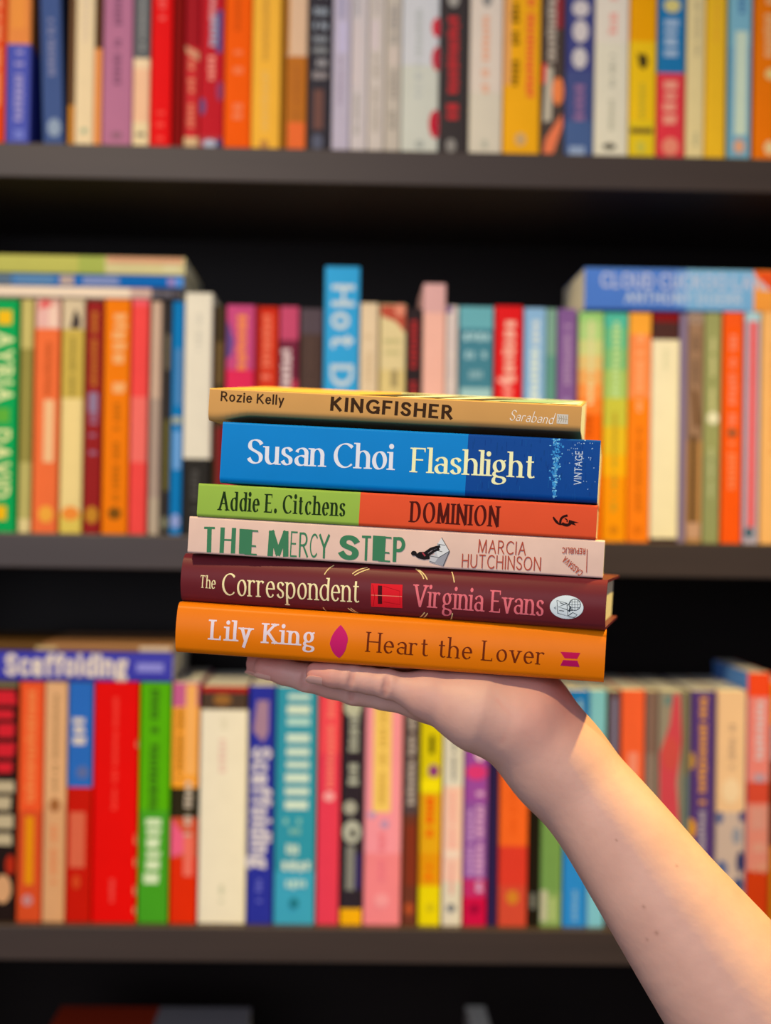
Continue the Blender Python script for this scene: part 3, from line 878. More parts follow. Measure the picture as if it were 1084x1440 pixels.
r3(240, 278, 960, [(994, 'c45a78'), (1108, 'f29a2c'), (1150, '2c2410'), (1206, 'd0502c'), (None, 'dc2a04')], [('b', 962, 1090, .5, .92, 'faa850'), ('g', 996, 1096, .2, .42, 'a06410'), ('b', 1104, 1108, .0, .4, 'f29a06'), ('g', 1098, 1176, .5, .8, 'c4b08c'), ('p', [(1150, .0), (1160, .2), (1176, .55), (1200, .5), (1206, .0)], 'e85a70'), ('b', 1176, 1232, .5, .86, 'e86c50')], 'book patched with orange, black, pink and red, beside the one in a cream sleeve')
r3(281, 346, 965, [(974, 'a81a14'), (None, '4c3826')], [('o', 984, .45, 8, .2, '946026')], 'wide dark book with a red head inside a tall cream paper sleeve', sleeve=(998, 1301, 'ead9aa', [('g', 1010, 1026, .42, .58, 'dccc9c'), ('g', 1038, 1088, .38, .56, 'e2bc98'), ('g', 1244, 1270, .44, .56, 'c4bc8c')]))
r3(348.5, 385, 964, '2a2f86', [('p', [(985, .3), (985, .75), (1030, .75), (1044, .55), (1028, .15)], 'a27a80'), ('t', 'Scaffolding', 1054, 1218, .2, .82, 'd4c6b4', dict(BOLD, X=.74, thick=.29, thin=.25, gap=.1)), ('g', 1236, 1270, .35, .62, '6464a8')], 'navy blue upright book with white rounded lettering down its spine')
r3(386.5, 444.5, 965, [(1226, '2f8f94'), (None, '3c9ca6')], [('b', 976, 984, .28, .82, 'c4d8b4'), ('b', 992, 1004, .26, .82, 'd4dcb0'), ('b', 1010, 1020, .26, .82, 'b4d4b4'), ('b', 1032, 1044, .26, .82, 'ccdab4'), ('b', 1052, 1063, .26, .82, 'ccdab4'), ('b', 1071, 1080, .26, .82, 'ccdab4'), ('b', 1088, 1100, .24, .82, 'd0dcb4'), ('b', 1108, 1118, .24, .82, 'd0dcb4'), ('b', 1126, 1138, .24, .8, 'd0dcb4'), ('h', None, 1150, 1160, .2, .86, '84bc9c'), ('h', None, 1164, 1174, .35, .75, '84b894'), ('h', None, 1186, 1202, .28, .72, 'c8d8b0'), ('h', None, 1210, 1226, .18, .9, 'ccd8b4'), ('h', None, 1236, 1250, .28, .8, 'b8d4b4'), ('o', 1270, .5, 8, .12, '207478')], 'wide teal book with stacked cream bars of lettering on the lower shelf')
r3(446, 478, 970, [(1060, 'ec4648'), (None, 'e23a48')], [('g', 980, 1110, .4, .72, 'f47c60'), ('o', 1120, .52, 7, .25, 'f4a090')], 'coral pink slim book beside the wide teal one')
r3(480, 511, 976, [(1278, '2e2426'), (None, 'f0a808')], [('o', 994, .45, 14, .4, 'b8b48c'), ('g', 1004, 1120, .25, .78, 'a8a688'), ('o', 1136, .4, 10, .3, 'a8a284'), ('o', 1170, .5, 16, .42, 'b4b090'), ('o', 1172, .55, 6, .14, '2e2a22'), ('b', 1190, 1252, .25, .64, '84806c'), ('b', 1200, 1250, .7, .9, '3c2c60')], 'black book with a pale swirling pattern and a yellow band at its foot')
r3(512.5, 565, 976, [(1200, 'f4908c'), (None, 'ee8078')], [('b', 980, 1142, .22, .7, 'fac45a'), ('g', 994, 1132, .38, .56, 'cc9c3c'), ('o', 1146, .2, 5, .1, 'b490a4'), ('o', 1159, .55, 6, .12, 'b88c9c'), ('g', 1170, 1240, .36, .6, 'ea7674'), ('o', 1266, .5, 10, .2, 'f09488')], 'pink book with a yellow panel holding dark lettering')
r3(567, 588, 976, [(1146, '54403a'), (None, '6c3420')], [('g', 1000, 1140, .26, .78, 'b4a48c'), ('b', 1160, 1246, .2, .9, '803018'), ('o', 1278, .5, 9, .3, 'b04c20')], 'dark brown slim book with cream lettering above a rust pattern')
r3(590, 621, 978, [(1116, 'd8c208'), (1200, 'e0a010'), (1246, 'e09008'), (None, 'e6cc04')], [('b', 1034, 1060, .4, .64, '5c5404'), ('o', 1084, .62, 9, .26, '8c3c6c'), ('b', 1096, 1114, .05, .95, 'f0d808'), ('g', 1120, 1186, .3, .66, 'ea4a06'), ('g', 1208, 1238, .3, .64, 'f06404'), ('o', 1276, .55, 6, .2, 'ccb410')], 'bright yellow book with red-orange lettering and a small purple disc')
r3(623, 651, 978, [(1106, 'ddd2b0'), (1240, 'f2c09c'), (None, 'dccca4')], [('g', 1036, 1098, .4, .66, '848070'), ('g', 1108, 1194, .35, .64, 'f4a488'), ('b', 1196, 1206, .1, .9, 'eed0ac'), ('g', 1212, 1258, .38, .6, 'ea9c80'), ('o', 1277, .48, 6, .24, '74746c')], 'white book with salmon lettering, between bright yellow and purple')
r3(652.5, 686, 980, [(1128, '9a4890'), (1236, '8e5090'), (1262, 'c02c5c'), (None, 'cc0e3a')], [('o', 1062, .65, 8, .2, 'ecc0d8'), ('o', 1086, .5, 11, .46, 'd8386c'), ('g', 1112, 1256, .5, .86, 'd49cb0'), ('g', 1138, 1232, .14, .44, 'c490b0'), ('o', 1278, .5, 7, .24, 'a00830')], 'purple book turning crimson at its foot, with pink lettering')
r3(687, 701, 980, '2e1f42', [], 'slim dark navy book beside the purple and crimson one')
r3(702, 743, 982, [(1190, 'f2641e'), (1246, 'da3a24'), (None, 'd0482c')], [('g', 1100, 1180, .4, .6, 'e85a14'), ('o', 1262, .5, 10, .22, 'd07c20')], 'orange book with a red lower spine beneath the wrist')
r3(744, 760.5, 982, '20180c', [('b', 1256, 1278, .2, .7, '706c58')], 'slim black book with a small grey patch at its foot')
r3(761, 791.5, 982, [(1254, '739646'), (None, '84a050')], [('b', 1252, 1296, .0, .34, 'c0b88a'), ('b', 1262, 1296, .45, .75, 'aab868')], 'leaf green book partly hidden behind the forearm')
r3(793, 826, 970, [(1100, '1d74ae'), (None, '2c86c2')], [('g', 984, 1040, .5, .75, '9cbcb4'), ('g', 1252, 1296, .4, .65, '7cacc8')], 'medium blue book whose middle is hidden by the forearm')
r3(827, 851, 970, '7ebec8', [('g', 985, 1200, .45, .55, '94c8c4')], 'light aqua book above the wrist on the lower shelf')
r3(853, 870.5, 971, '5c4444', [('b', 982, 1060, .3, .75, '787080')], 'slim dark grey-brown book beside the light aqua one')
r3(871.5, 905, 970, 'fa5f2e', [('g', 990, 1050, .4, .6, 'f0602c'), ('b', 1058, 1110, .32, .74, 'ff8a66')], 'bright coral orange book above the forearm')
r3(906, 923, 971, [(1060, '806250'), (None, '8a7460')], [], 'slim brown-grey book beside the bright coral orange one')
r3(924, 959.5, 971, '94866a', [('b', 978, 992, .2, .55, '6c8070'), ('p', [(976, .6), (976, .85), (1040, .95), (1060, .9), (1100, .75), (1160, .9), (1160, .1), (1060, .05), (1020, .45)], 'cc4448'), ('o', 1060, .5, 24, .35, 'cc4c40')], 'grey-green book with a crimson figure spreading down its spine')
r3(960.5, 968.5, 972, '7e7452', [('b', 1090, 1180, .1, .9, '68786c')], 'very thin olive book beside the purple one with orange lettering')
r3(969.5, 1005, 971, '55386a', [('g', 980, 1132, .34, .66, 'e09834'), ('o', 1070, .05, 12, .16, 'c8902c'), ('o', 1165, .05, 14, .2, 'e89c08'), ('g', 1140, 1210, .38, .64, 'b4a49c')], 'purple book with orange lettering above pale lettering')
r3(1006.5, 1048, 971, [(1142, 'edbd82'), (None, 'c8ac90')], [('g', 1018, 1082, .42, .64, 'bc946c'), ('o', 1112, .5, 18, .3, 'f4cc94'), ('o', 1150, .12, 9, .14, '5c6480'), ('o', 1148, .9, 8, .12, '504e70'), ('o', 1175, .72, 12, .16, '94908c'), ('o', 1212, .86, 16, .14, '34365a'), ('o', 1222, .22, 12, .2, '5c6684'), ('o', 1245, .8, 12, .16, '34466c'), ('o', 1250, .4, 12, .2, 'a49888')], 'apricot cream book with a navy pattern low on its spine')
r3(1049.5, 1082, 946, [(980, 'f0481a'), (1100, 'e8806a'), (1130, 'd2482c'), (1225, 'dc8468'), (None, 'cc3a0c')], [('g', 984, 1070, .35, .75, 'd8b8a8'), ('b', 1088, 1100, .3, .8, 'b89490'), ('h', None, 1132, 1170, .2, .86, 'd49478'), ('h', None, 1184, 1200, .3, .86, 'd89a78'), ('h', None, 1210, 1228, .4, .86, 'dc9c70')], 'tall red book with pale lettering and a blue board, beside the apricot cream one', side='5c8cc8')
r3(1083.5, 1110, 960, [(1020, 'f09c14'), (1070, 'b09080'), (1190, '5c2c0c'), (None, 'c87810')], [], 'amber and brown book at the end of the lower shelf, beside the tall red one')

LG3 = 'books lying on the row along the lower shelf'
lying(3, -60, 243, 917, 958, '3f3c92', [('t', 'Scaffolding', 10, 176, .22, .84, 'e2cca6', dict(BOLD, X=.74, thick=.29, thin=.25, gap=.1)), ('b', 192, 230, .34, .64, '8c86b8')], 'violet-blue book lying flat on the lower row with white rounded lettering', LG3, ends=120)
lying(3, -60, 246, 905, 916.5, [(60, '60401a'), (None, '9a6a3a')], [('b', 50, 80, .0, .6, 'c0a060'), ('b', 196, 240, .0, .7, 'd0b486')], 'thin brown book lying flat on top of the violet-blue one', LG3, ends=120)

# ---- the shelf below, in deep shade
G4 = 'books standing on the lowest shelf in view'
for i, (a, b, c, lb) in enumerate([(60, 110, '8a3420', 'rust red'), (111, 150, '40506a', 'slate blue'), (151, 205, '6a6048', 'drab green'), (206, 262, '2c2a30', 'black'), (263, 318, '7a6c5c', 'grey-brown')]):
    standing(4, a, b, 1512, c, [('g', 1560, 1740, .35, .65, '8a8070')], lb + ' book standing in shade under the red and grey lying one', G4)
lying(4, 48, 340, 1481, 1511, [(200, 'b03414'), (None, '9a8e7a')], [('t', None, 214, 320, .3, .7, '6a6254')], 'red and grey book lying in deep shade at the bottom of the picture', 'books lying in shade on the lowest shelf', ends=200, W=.125)
standing(4, 670, 702, 1480, '8a7862', [('g', 1550, 1700, .3, .7, '7a6a58')], 'tall grey-brown book standing alone in the shade under the lower shelf', G4)

# ------------------------------------------------------------------ the stack of six books on the hand
YAW, PITCH, ROLL = rad(8.0 + 1.4), rad(-0.6), 0.042
RS = (Matrix.Rotation(-YAW, 3, 'Z') @ Matrix.Rotation(ROLL, 3, 'Y') @ Matrix.Rotation(PITCH, 3, 'X'))
ORG = CAM_P + ray(560, 760) * 0.80
EX, EY, EZ = RS.col[0].copy(), RS.col[1].copy(), RS.col[2].copy()


def to_stack(px, py, w=0.0):
    """Photo point on the plane w metres behind the common spine plane, in stack axes."""
    p = on_plane(px, py, ORG + EY * w, EY) - ORG
    return Vector((p.dot(EX), w, p.dot(EZ)))


class Spine:
    def __init__(s, label, ytop, ybot, x0, x1, w=0.0, yaw=0.0, W=.13, dx=0.0, **k):
        xm = 560
        s.z0, s.z1 = to_stack(xm, ybot, w).z + .00015, to_stack(xm, ytop, w).z
        ym = (ytop + ybot) / 2
        sl = .06
        s.w = w
        a = to_stack(x0, ym + (x0 - xm) * sl, w)
        b = to_stack(x1, ym + (x1 - xm) * sl, w)
        s.M = Matrix.Translation(ORG) @ RS.to_4x4() @ Matrix.Translation((a.x, w, s.z0)) @ Matrix.Translation(((b.x - a.x) / 2, 0, 0)) @ Matrix.Rotation(-yaw, 4, 'Z') @ Matrix.Translation((-(b.x - a.x) / 2, 0, 0))
        s.bk = Book(b.x - a.x, s.z1 - s.z0, W, **k)
        s.root = empty('book', s.M)
        tag(s.root, label, 'book', 'books stacked on the open hand')
        s.Mi = s.M.inverted()
        s.n = (s.M.to_3x3() @ Vector((0, 1, 0)))
        s.ink = []
        s.lay = 0

    def uv(s, px, py):
        p = s.Mi @ on_plane(px, py, s.M @ Vector((0, 0, 0)), s.n)
        L, T = s.bk.L, s.bk.T
        return Vector((min(L - .0002, max(.0002, p.x)), min(T - .0001, max(.0001, p.z))))

    def text(s, tx, a, b, cap, m, st, up=None):
        """Line of lettering whose feet run from photo point a to b; cap is the letter height in photo pixels."""
        polys, wd = text_polys(tx, st)
        a, b = Vector(a), Vector(b)
        d = b - a
        n = Vector((d.y, -d.x)).normalized() if up is None else Vector(up)
        k = cap / (1 + st['thin'])
        for P, l in polys:
            s.ink.append(([s.uv(*(a + d * ((q.x + st['thick'] / 2) / (wd + st['thick'])) + n * ((q.y + st['thin'] / 2) * k))) for q in P], s.lay + (l % 24) * .5, m))
        s.lay += 12

    def poly(s, pts, m, lay=None):
        s.ink.append(([s.uv(*p) for p in pts], s.lay if lay is None else lay, m))
        s.lay += lay is None

    def line(s, pts, w, m, lay=None):
        for P in strip([(p[0], p[1]) for p in pts], w, w, 0, 1, 0):
            s.ink.append(([s.uv(*q) for q in P], s.lay if lay is None else lay, m))
        s.lay += lay is None

    def oval(s, c, rx, ry, m, n=32, rot=0.0, lay=None):
        cr, sr = math.cos(rot), math.sin(rot)
        pts = []
        for k in range(n):
            x, y = rx * math.cos(2 * math.pi * k / n), ry * math.sin(2 * math.pi * k / n)
            pts.append((c[0] + x * cr - y * sr, c[1] + x * sr + y * cr))
        s.poly(pts, m, lay)

    def done(s, bands, pages, **k):
        s.bk.cover(bands, s.ink, s.root, s.M, fine=True)
        s.bk.pages(page_mat(pages, 'hand', 0), s.root, s.M)


def hm(c, **k):
    return mat(c, 'hand', **k)


def curve_pts(p0, p1, p2, n=10):
    o = []
    for i in range(n + 1):
        t = i / n
        o.append(((1 - t) ** 2 * p0[0] + 2 * t * (1 - t) * p1[0] + t * t * p2[0], (1 - t) ** 2 * p0[1] + 2 * t * (1 - t) * p1[1] + t * t * p2[1]))
    return o


GLOSS = dict(rough=.36, spec=.10)
# -- bottom: orange hardback
s = Spine('orange hardback with silvery and brown lettering, lowest of the stack, lying on the hand', 867, 940, 249, 851, w=0.0, W=.14, rt=.003, rb=.003, bulge=.0028, th=.0012, hang=.003)
s.text('Lily King', (297, 899), (443, 908.5), 28, hm('e6d4da', rough=.3, spec=.2), SLAB)
s.text('Heart the Lover', (516, 916), (765, 934.5), 28, hm('6e280a'), THINSERIF)
lips = curve_pts((480, 878.5), (494, 893), (489, 905)) + curve_pts((489, 905), (487, 918), (477.5, 925))[1:] + curve_pts((477.5, 925), (468, 920), (465, 905))[1:] + curve_pts((465, 905), (467, 890), (480, 878.5))[1:-1]
s.poly(lips, hm('c81e66'))
s.poly([(788, 916), (816, 917.5), (811.5, 926), (794, 925)], hm('c01450'))
s.poly([(792, 927.5), (812, 928.5), (815, 937.5), (788, 935.5)], hm('b01058'))
s.done([(0, s.bk.L, hm('ea7a00', **GLOSS))], 'efe2c4')

# -- maroon hardback
s = Spine('dark maroon hardback with cream and pink lettering and a red envelope on its spine', 797, 867, 253, 853, w=.0015, yaw=rad(2.9), W=.14, rt=.003, rb=.003, bulge=.004, th=.0014, hang=.003)
cream = hm('fbeab0')
s.text('The', (283.5, 826), (305.5, 828), 17.5, cream, dict(SERIF, gap=.14, thick=.16))
s.text('Correspondent', (314.5, 836.5), (506, 847), 31, cream, dict(SERIF, X=.73, thick=.14, gap=.13))
s.text('Virginia Evans', (583, 852.5), (764.5, 866), 31, hm('e8727a'), dict(FATSERIF, X=.70, thick=.17, gap=.16))
red, dred = hm('e01e2a'), hm('a81018')
s.poly([(524, 820), (568, 822), (567, 855), (523, 853)], red)
s.poly([(533.5, 823), (539.5, 823.5), (539, 849), (533, 849)], hm('4a1016'))
s.line([(524, 836.5), (567, 838.5)], .9, hm('f08a70'))
s.line([(541, 824), (564, 831), (564, 850), (541, 846)], .8, dred)
s.line([(526, 852), (529, 838), (526, 822)], .8, dred)
for a, b, c in (((458, 808), (462, 799), (470, 795)), ((497, 807), (504, 800), (517, 798)), ((500, 809), (509, 803), (520, 800)), ((455, 854), (457, 861), (463, 864)), ((490, 855), (497, 862), (508, 867)), ((494, 855), (501, 862), (511, 867)),
                ((584, 800), (594, 805), (597, 814)), ((588, 801), (598, 806), (602, 815)), ((635, 804), (638, 808), (640, 819)), ((585, 871), (592, 868), (598, 861)), ((589, 872), (597, 869), (602, 862)), ((632, 873), (636, 869), (637, 862)),
                ((263, 846), (265, 849), (265, 852)), ((274, 847), (276, 850), (276, 853)), ((285, 848), (287, 851), (287, 854)), ((296, 848), (298, 851), (298, 854))):
    s.line(curve_pts(a, b, c), 1.5 if a[0] > 300 else .8, hm('e8c886'))
s.oval((797.5, 853.5), 23.5, 16.5, hm('dce6ee'), 40, .06)
ink = hm('26323c')
for pts in ([(784, 844), (798, 848), (799, 866), (785, 862), (784, 844)], [(798, 848), (786, 853), (798, 857)], [(783, 853), (780, 854.5), (783, 856)], [(787, 858), (794, 859)], [(788, 847), (795, 850)],
            [(799, 866), (806, 861), (812, 864), (808, 868), (800, 867)], [(799, 851), (803, 846)], [(799, 858), (806, 858)]):
    s.line(pts, 1.1, ink)
s.line([(809 + 8 * math.cos(k * math.pi / 12), 850 + 8 * math.sin(k * math.pi / 12)) for k in range(25)], 1.0, ink)
for k in (-4, 0, 4):
    s.line([(809 - math.sqrt(60 - k * k), 850 + k), (809 + math.sqrt(60 - k * k), 850 + k)], .6, ink)
    s.line([(809 + k, 850 - math.sqrt(60 - k * k)), (809 + k, 850 + math.sqrt(60 - k * k))], .6, ink)
s.line([(801, 860), (803, 852)], 2.2, ink)
s.done([(0, s.bk.L, hm('6a2329', **GLOSS))], 'efdcb8')

# -- pale pink paperback
s = Spine('pale pink paperback with green hand-cut lettering and a grey staircase on its spine', 743, 796, 265, 849, w=-.0012, W=.129, rt=.0012, rb=.0012)
gr = hm('3f7d58')
CUT = [('T', (284, 776.5), (303.5, 777), 36, dict(thick=.32, thin=.10)), ('H', (308.5, 777.5), (330.5, 778.5), 36, dict(thick=.26, thin=.08)),
       ('M', (376, 782), (405.5, 783), 36, dict(thick=.30, thin=.18)), ('E', (407.5, 783), (417, 783.5), 36, dict(thick=.1, thin=.07)), ('R', (420, 783.5), (433, 784), 35, dict(thick=.13, thin=.09)),
       ('C', (435, 784), (445.5, 784.5), 34, dict(thick=.12, thin=.09)), ('Y', (447.5, 785), (463, 785.5), 34, dict(thick=.15, thin=.09)), ('S', (476, 787), (504, 788), 35, dict(thick=.27, thin=.22)),
       ('T', (507, 788), (521.5, 788.5), 35, dict(thick=.2, thin=.10)), ('P', (552, 790), (569, 790.5), 35, dict(thick=.22, thin=.14))]
for ch, a, b, cap, st in CUT:
    s.text(ch, a, b, cap, gr, dict(st, nib=0, pw=1, ser=0, X=.7, gap=.1))
# the two blocky E's: a solid slab with three thin arms
for x, y, k in ((336, 743.5, 1.0), (523.5, 753, 1.0)):
    s.poly([(x + 1, y), (x + 19, y + 1.2), (x + 17, y + 36), (x, y + 35)], gr)
    for dy, e in ((.8, 27), (22, 24), (34, 25)):
        s.poly([(x + 8, y + dy), (x + e, y + dy + 1.4), (x + e, y + dy + 3.6), (x + 8, y + dy + 2.4)], gr)
brick = hm('b44a34')
s.text('MARCIA', (672, 777.2), (739, 781.2), 19, brick, dict(SANS, thick=.115, thin=.1, gap=.2))
s.text('HUTCHINSON', (649, 798), (760, 803), 19.5, brick, dict(SANS, thick=.115, thin=.1, gap=.2))
# staircase and reclining figure
g1, g2, g3 = hm('c4c4c8'), hm('9a9aa2'), hm('dcdcdc')
s.poly([(621, 756), (632, 775), (623, 796), (603, 790), (606, 781), (611, 780), (610, 772), (616, 771), (615, 764), (620, 763)], g1)
s.poly([(621, 756), (632, 775), (616, 784), (612, 771)], g3)
s.poly([(632, 775), (623, 796), (611, 792), (616, 784)], g2)
for a, b in (((605, 782), (617, 784)), ((610, 773), (622, 776)), ((615, 765), (626, 767)), ((617, 784), (632, 775)), ((604, 789), (612, 792)), ((621, 756), (632, 775)), ((632, 775), (623, 796))):
    s.line([a, b], .9, hm('4a4a50'))
blk = hm('1c1618')
s.oval((582, 778), 4, 3.4, blk)
s.poly([(583, 781), (590, 776), (600, 776), (604, 781), (604, 786), (596, 787), (588, 785)], blk)
s.line([(596, 779), (606, 772), (619, 768)], 4, blk)
s.line([(600, 782), (610, 775), (618, 772)], 3.4, blk)
s.line([(594, 777), (598, 782)], 2, hm('a83c48'))
# publisher's mark, printed upside down
s.text('REPUBLIC', (823, 771), (790.5, 769.5), 8.5, brick, dict(BOLD, gap=.2))
s.text('CASSAVA', (820.5, 804), (795.5, 782), 9, brick, dict(BOLD, gap=.18))
s.line([(825.5, 772), (824.5, 805)], 1.0, brick)
s.done([(0, s.bk.L, hm('e6c2b0', rough=.5, spec=.12, grain=.07))], 'f0e2b8')

# -- green and orange book
s = Spine('slim book half lime green and half orange-red, third from the top of the stack', 695, 743, 278, 839, w=-.0022, W=.135, rt=.0013, rb=.0018)
u_split = s.uv(505.5, 715).x
s.text('Addie E. Citchens', (307, 717.3), (485, 726.3), 26, hm('1e3210'), dict(FATSERIF, thick=.235, gap=.17, X=.70))
s.text('DOMINION', (576, 734), (701, 741), 29, hm('50120a'), dict(FATSERIF, thick=.26, gap=.19))
bk_ = hm('2a0a06')
s.line(curve_pts((778, 727), (782, 739), (792, 737)), 2.4, bk_)
s.line(curve_pts((788, 738), (786, 726), (798, 725)), 3.2, bk_)
s.line(curve_pts((790, 736), (800, 742), (803, 733)), 4.2, bk_)
s.poly([(800, 731), (814, 735), (807, 735.5), (810, 739), (799, 736)], bk_)
s.poly([(778, 726), (786, 735), (780, 733)], bk_)
s.line(curve_pts((794, 729), (799, 731), (797, 734)), 1.6, bk_)
s.done([(0, u_split, hm('97b848', rough=.45)), (u_split, s.bk.L, hm('e2532e', rough=.45))], 'e8d8b4')

# -- blue book
s = Spine('thick bright blue book with a darker blue foot and silver and yellow lettering', 605, 693, 311, 842, w=-.0024, W=.15, rt=.0014, rb=.0032)
u_split = s.uv(656, 655).x
s.lay = 30
s.text('Susan Choi', (347, 651.5), (552, 661), 34.5, hm('dfe0f2', rough=.3, spec=.2), dict(SERIF, X=.72, gap=.09))
s.text('Flashlight', (578.5, 664), (751, 672.5), 34.5, hm('f0eeb4', rough=.3, spec=.2), dict(SERIF, X=.66, gap=.12))
s.text('VINTAGE', (817, 682), (819.5, 634.5), 10.5, hm('c8d8ec'), dict(SANS, thick=.15, thin=.13))
rr = random.Random(3)
for k in range(210):
    t = rr.random()
    y = 615 + 85 * t
    sp = (9 if t < .75 else 4) * (1 - .3 * t)
    x = 783 - 4 * t + rr.gauss(0, sp * .45)
    s.oval((x, y), rr.uniform(.5, 1.9), rr.uniform(.5, 1.9), hm(rr.choice(['4aa4e0', '2c80c8', '7cc4ee', '3a92d4'])), 8, 0.0, 14 + k % 12)
for k in range(46):
    s.oval((rr.uniform(796, 838), rr.uniform(616, 700) if k > 26 else rr.uniform(616, 650)), rr.uniform(.4, 1.0), rr.uniform(.4, 1.0), hm('a8c8e8'), 7, 0.0, 14 + k % 12)
for k in range(130):
    x, y = rr.uniform(664, 836), rr.uniform(614, 700)
    h = rr.uniform(3, 12)
    s.line([(x, y), (x - .4, y + h)], rr.uniform(.5, 1.3), hm(rr.choice(['0e4a9a', '0c3e8a', '14559f', '0d4488'])), 1 + k % 12)
s.done([(0, u_split, hm('0480cc', rough=.4)), (u_split, s.bk.L, hm('0b4694', rough=.4))], 'f2ead6')

# -- top: tan paperback
s = Spine('slim tan-orange paperback with black capitals, topmost of the stack', 558, 595, 294, 817, w=.0006, W=.129, rt=.0009, rb=.0034, flare=.105, sag=.0034)
dark = hm('3a2412')
s.text('Rozie Kelly', (310, 564), (399, 570), 14, dark, dict(SANS, thick=.19, thin=.16, gap=.15))
s.text('KINGFISHER', (464, 577.5), (636, 590), 20, dark, dict(BOLD, thick=.25, thin=.20, gap=.21))
s.text('Saraband', (716, 591), (777, 596.5), 15, hm('f0e4d6'), dict(ITALIC))
s.poly([(783, 582), (799, 583), (798.5, 596.5), (782.5, 595.5)], hm('cfc8bc'))
for k in range(4):
    s.line([(785 + 3.6 * k, 584 + k * .3), (787 + 3 * k, 589), (784.5 + 3.6 * k, 594)], 1, hm('a49884'))
s.line([(784, 588), (798, 590)], .8, hm('a49884'))
tan = hm('cf9a58', rough=.5)
us = [0, .002, .004, .006, .009, .012, .016, .020, .024, s.bk.L]
s.done([(a, b, tan) for a, b in zip(us, us[1:])], 'f6ecd4')
top_book = s
# front cover picture of the top book: bands of teal, cream and dark feathers on the orange board
art = []
bt = s.bk
rr = random.Random(11)
verts, faces, idx = [], [], []
am = [hm('d9a24c', rough=.5), hm('b9c4a8'), hm('e4dcc0'), hm('4c4434'), hm('8ea890')]


def art_poly(pts, k, lay):
    b = len(verts)
    verts.extend([(x, y, bt.T + (y - bt.rt) / (bt.W - bt.rt) * bt.flare * bt.W + 1e-4 + 2e-5 * lay) for x, y in pts])
    faces.append(tuple(range(b, len(verts))))
    idx.append(k)


art_poly([(.0012, .0022), (bt.L - .0012, .0022), (bt.L - .0012, bt.W - .001), (.0012, bt.W - .001)], 0, 0)
art_poly([(.100, .003), (bt.L - .001, .003), (bt.L - .0014, .124), (.085, .120)], 1, 1)
for a, b, k in ((.078, .100, 3), (.098, .112, 2), (.108, .128, 3), (.120, .134, 2), (.130, .142, 3), (.150, .172, 4), (.176, .190, 2)):
    art_poly([(a, .0025), (b, .0025), (min(b + .02, bt.L - .0016), .094), (a + .014, .09)], k, 2 + len(faces))
o = mesh_obj('cover_picture', verts, faces, am, idx, s.root, s.M)
o['label'] = 'bird picture in pale teal and dark bands on the upper cover'

# ------------------------------------------------------------------ the hand and forearm, grown as one surface
ZB = to_stack(560, 940, 0).z     # underside of the lowest book


def SP(px, py, w):
    """photo point -> stack axes at depth w"""
    return np.array(to_stack(px, py, w))


def SU(px, w, z):
    """along the stack at photo column px, depth w, z below the lowest book"""
    p = to_stack(px, 940, w)
    return np.array((p.x, w, ZB + z))


MM = .001
H = .0010
LO = np.array((-.085, -.045, -.370))
HI = np.array((.330, .150, ZB + .004))
N = np.ceil((HI - LO) / H).astype(int)
axes = [LO[i] + H * np.arange(N[i]) for i in range(3)]


def field():
    return np.full(tuple(N), .05, np.float32)


def window(lo, hi):
    a = np.maximum(0, np.floor((np.array(lo) - LO) / H).astype(int))
    b = np.minimum(N, np.ceil((np.array(hi) - LO) / H).astype(int) + 1)
    if np.any(b <= a):
        return None, None
    sl = tuple(slice(a[i], b[i]) for i in range(3))
    g = np.meshgrid(*[axes[i][sl[i]] for i in range(3)], indexing='ij')
    return sl, np.stack(g, -1).astype(np.float32)


def smin(a, b, k):
    h = np.clip(.5 + .5 * (b - a) / k, 0, 1)
    return b + (a - b) * h - k * h * (1 - h)


def add(fd, a, b, ra, rb, k=.004, sq=(1, 1, 1)):
    """Join a tapered capsule to the field."""
    a, b = np.array(a, np.float32), np.array(b, np.float32)
    m = max(ra, rb) + .012
    sl, P = window(np.minimum(a, b) - m, np.maximum(a, b) + m)
    if sl is None:
        return
    ba = b - a
    pa = P - a
    h = np.clip((pa @ ba) / max(1e-9, ba @ ba), 0, 1)
    q = (pa - h[..., None] * ba)
    d = np.sqrt((q * q).sum(-1)) - (ra + (rb - ra) * h)
    fd[sl] = smin(fd[sl], d, k) if k > 0 else np.minimum(fd[sl], d)


def chain(fd, pts, k=.004):
    for (a, ra), (b, rb) in zip(pts[:-1], pts[1:]):
        add(fd, a, b, ra, rb, k)


W0 = .009
pinky = [(SU(445, W0, -.0060), .0056), (SU(470, W0, -.0068), .0065), (SU(497, W0, -.0074), .0068), (SU(520, W0, -.0082), .0069), (SU(546, W0, -.0092), .0076), (SU(572, W0 + .001, -.0112), .0080), (SU(604, W0 + .003, -.0135), .0112)]
ring = [(SU(372, .027, -.0068), .0060), (SU(400, .027, -.0085), .0069), (SU(432, .027, -.0108), .0074), (SU(468, .027, -.0132), .0076), (SU(500, .027, -.0152), .0082), (SU(545, .027, -.0165), .0084), (SU(600, .028, -.0170), .0112)]
midl = [(SU(358, .046, -.0068), .0063), (SU(392, .046, -.0086), .0073), (SU(424, .046, -.0105), .0078), (SU(470, .046, -.0130), .0080), (SU(506, .046, -.0148), .0086), (SU(550, .046, -.0160), .0088), (SU(604, .047, -.0165), .0118)]
indx = [(SU(384, .065, -.0066), .0062), (SU(410, .065, -.0082), .0072), (SU(442, .065, -.0098), .0077), (SU(480, .065, -.0118), .0079), (SU(516, .065, -.0135), .0086), (SU(556, .065, -.0150), .0088), (SU(606, .066, -.0160), .0116)]
thumb = [(SU(742, .070, -.0230), .0150), (SU(690, .094, -.0185), .0125), (SU(640, .112, -.0135), .0100), (SU(604, .120, -.0110), .0098), (SU(566, .124, -.0092), .0078)]

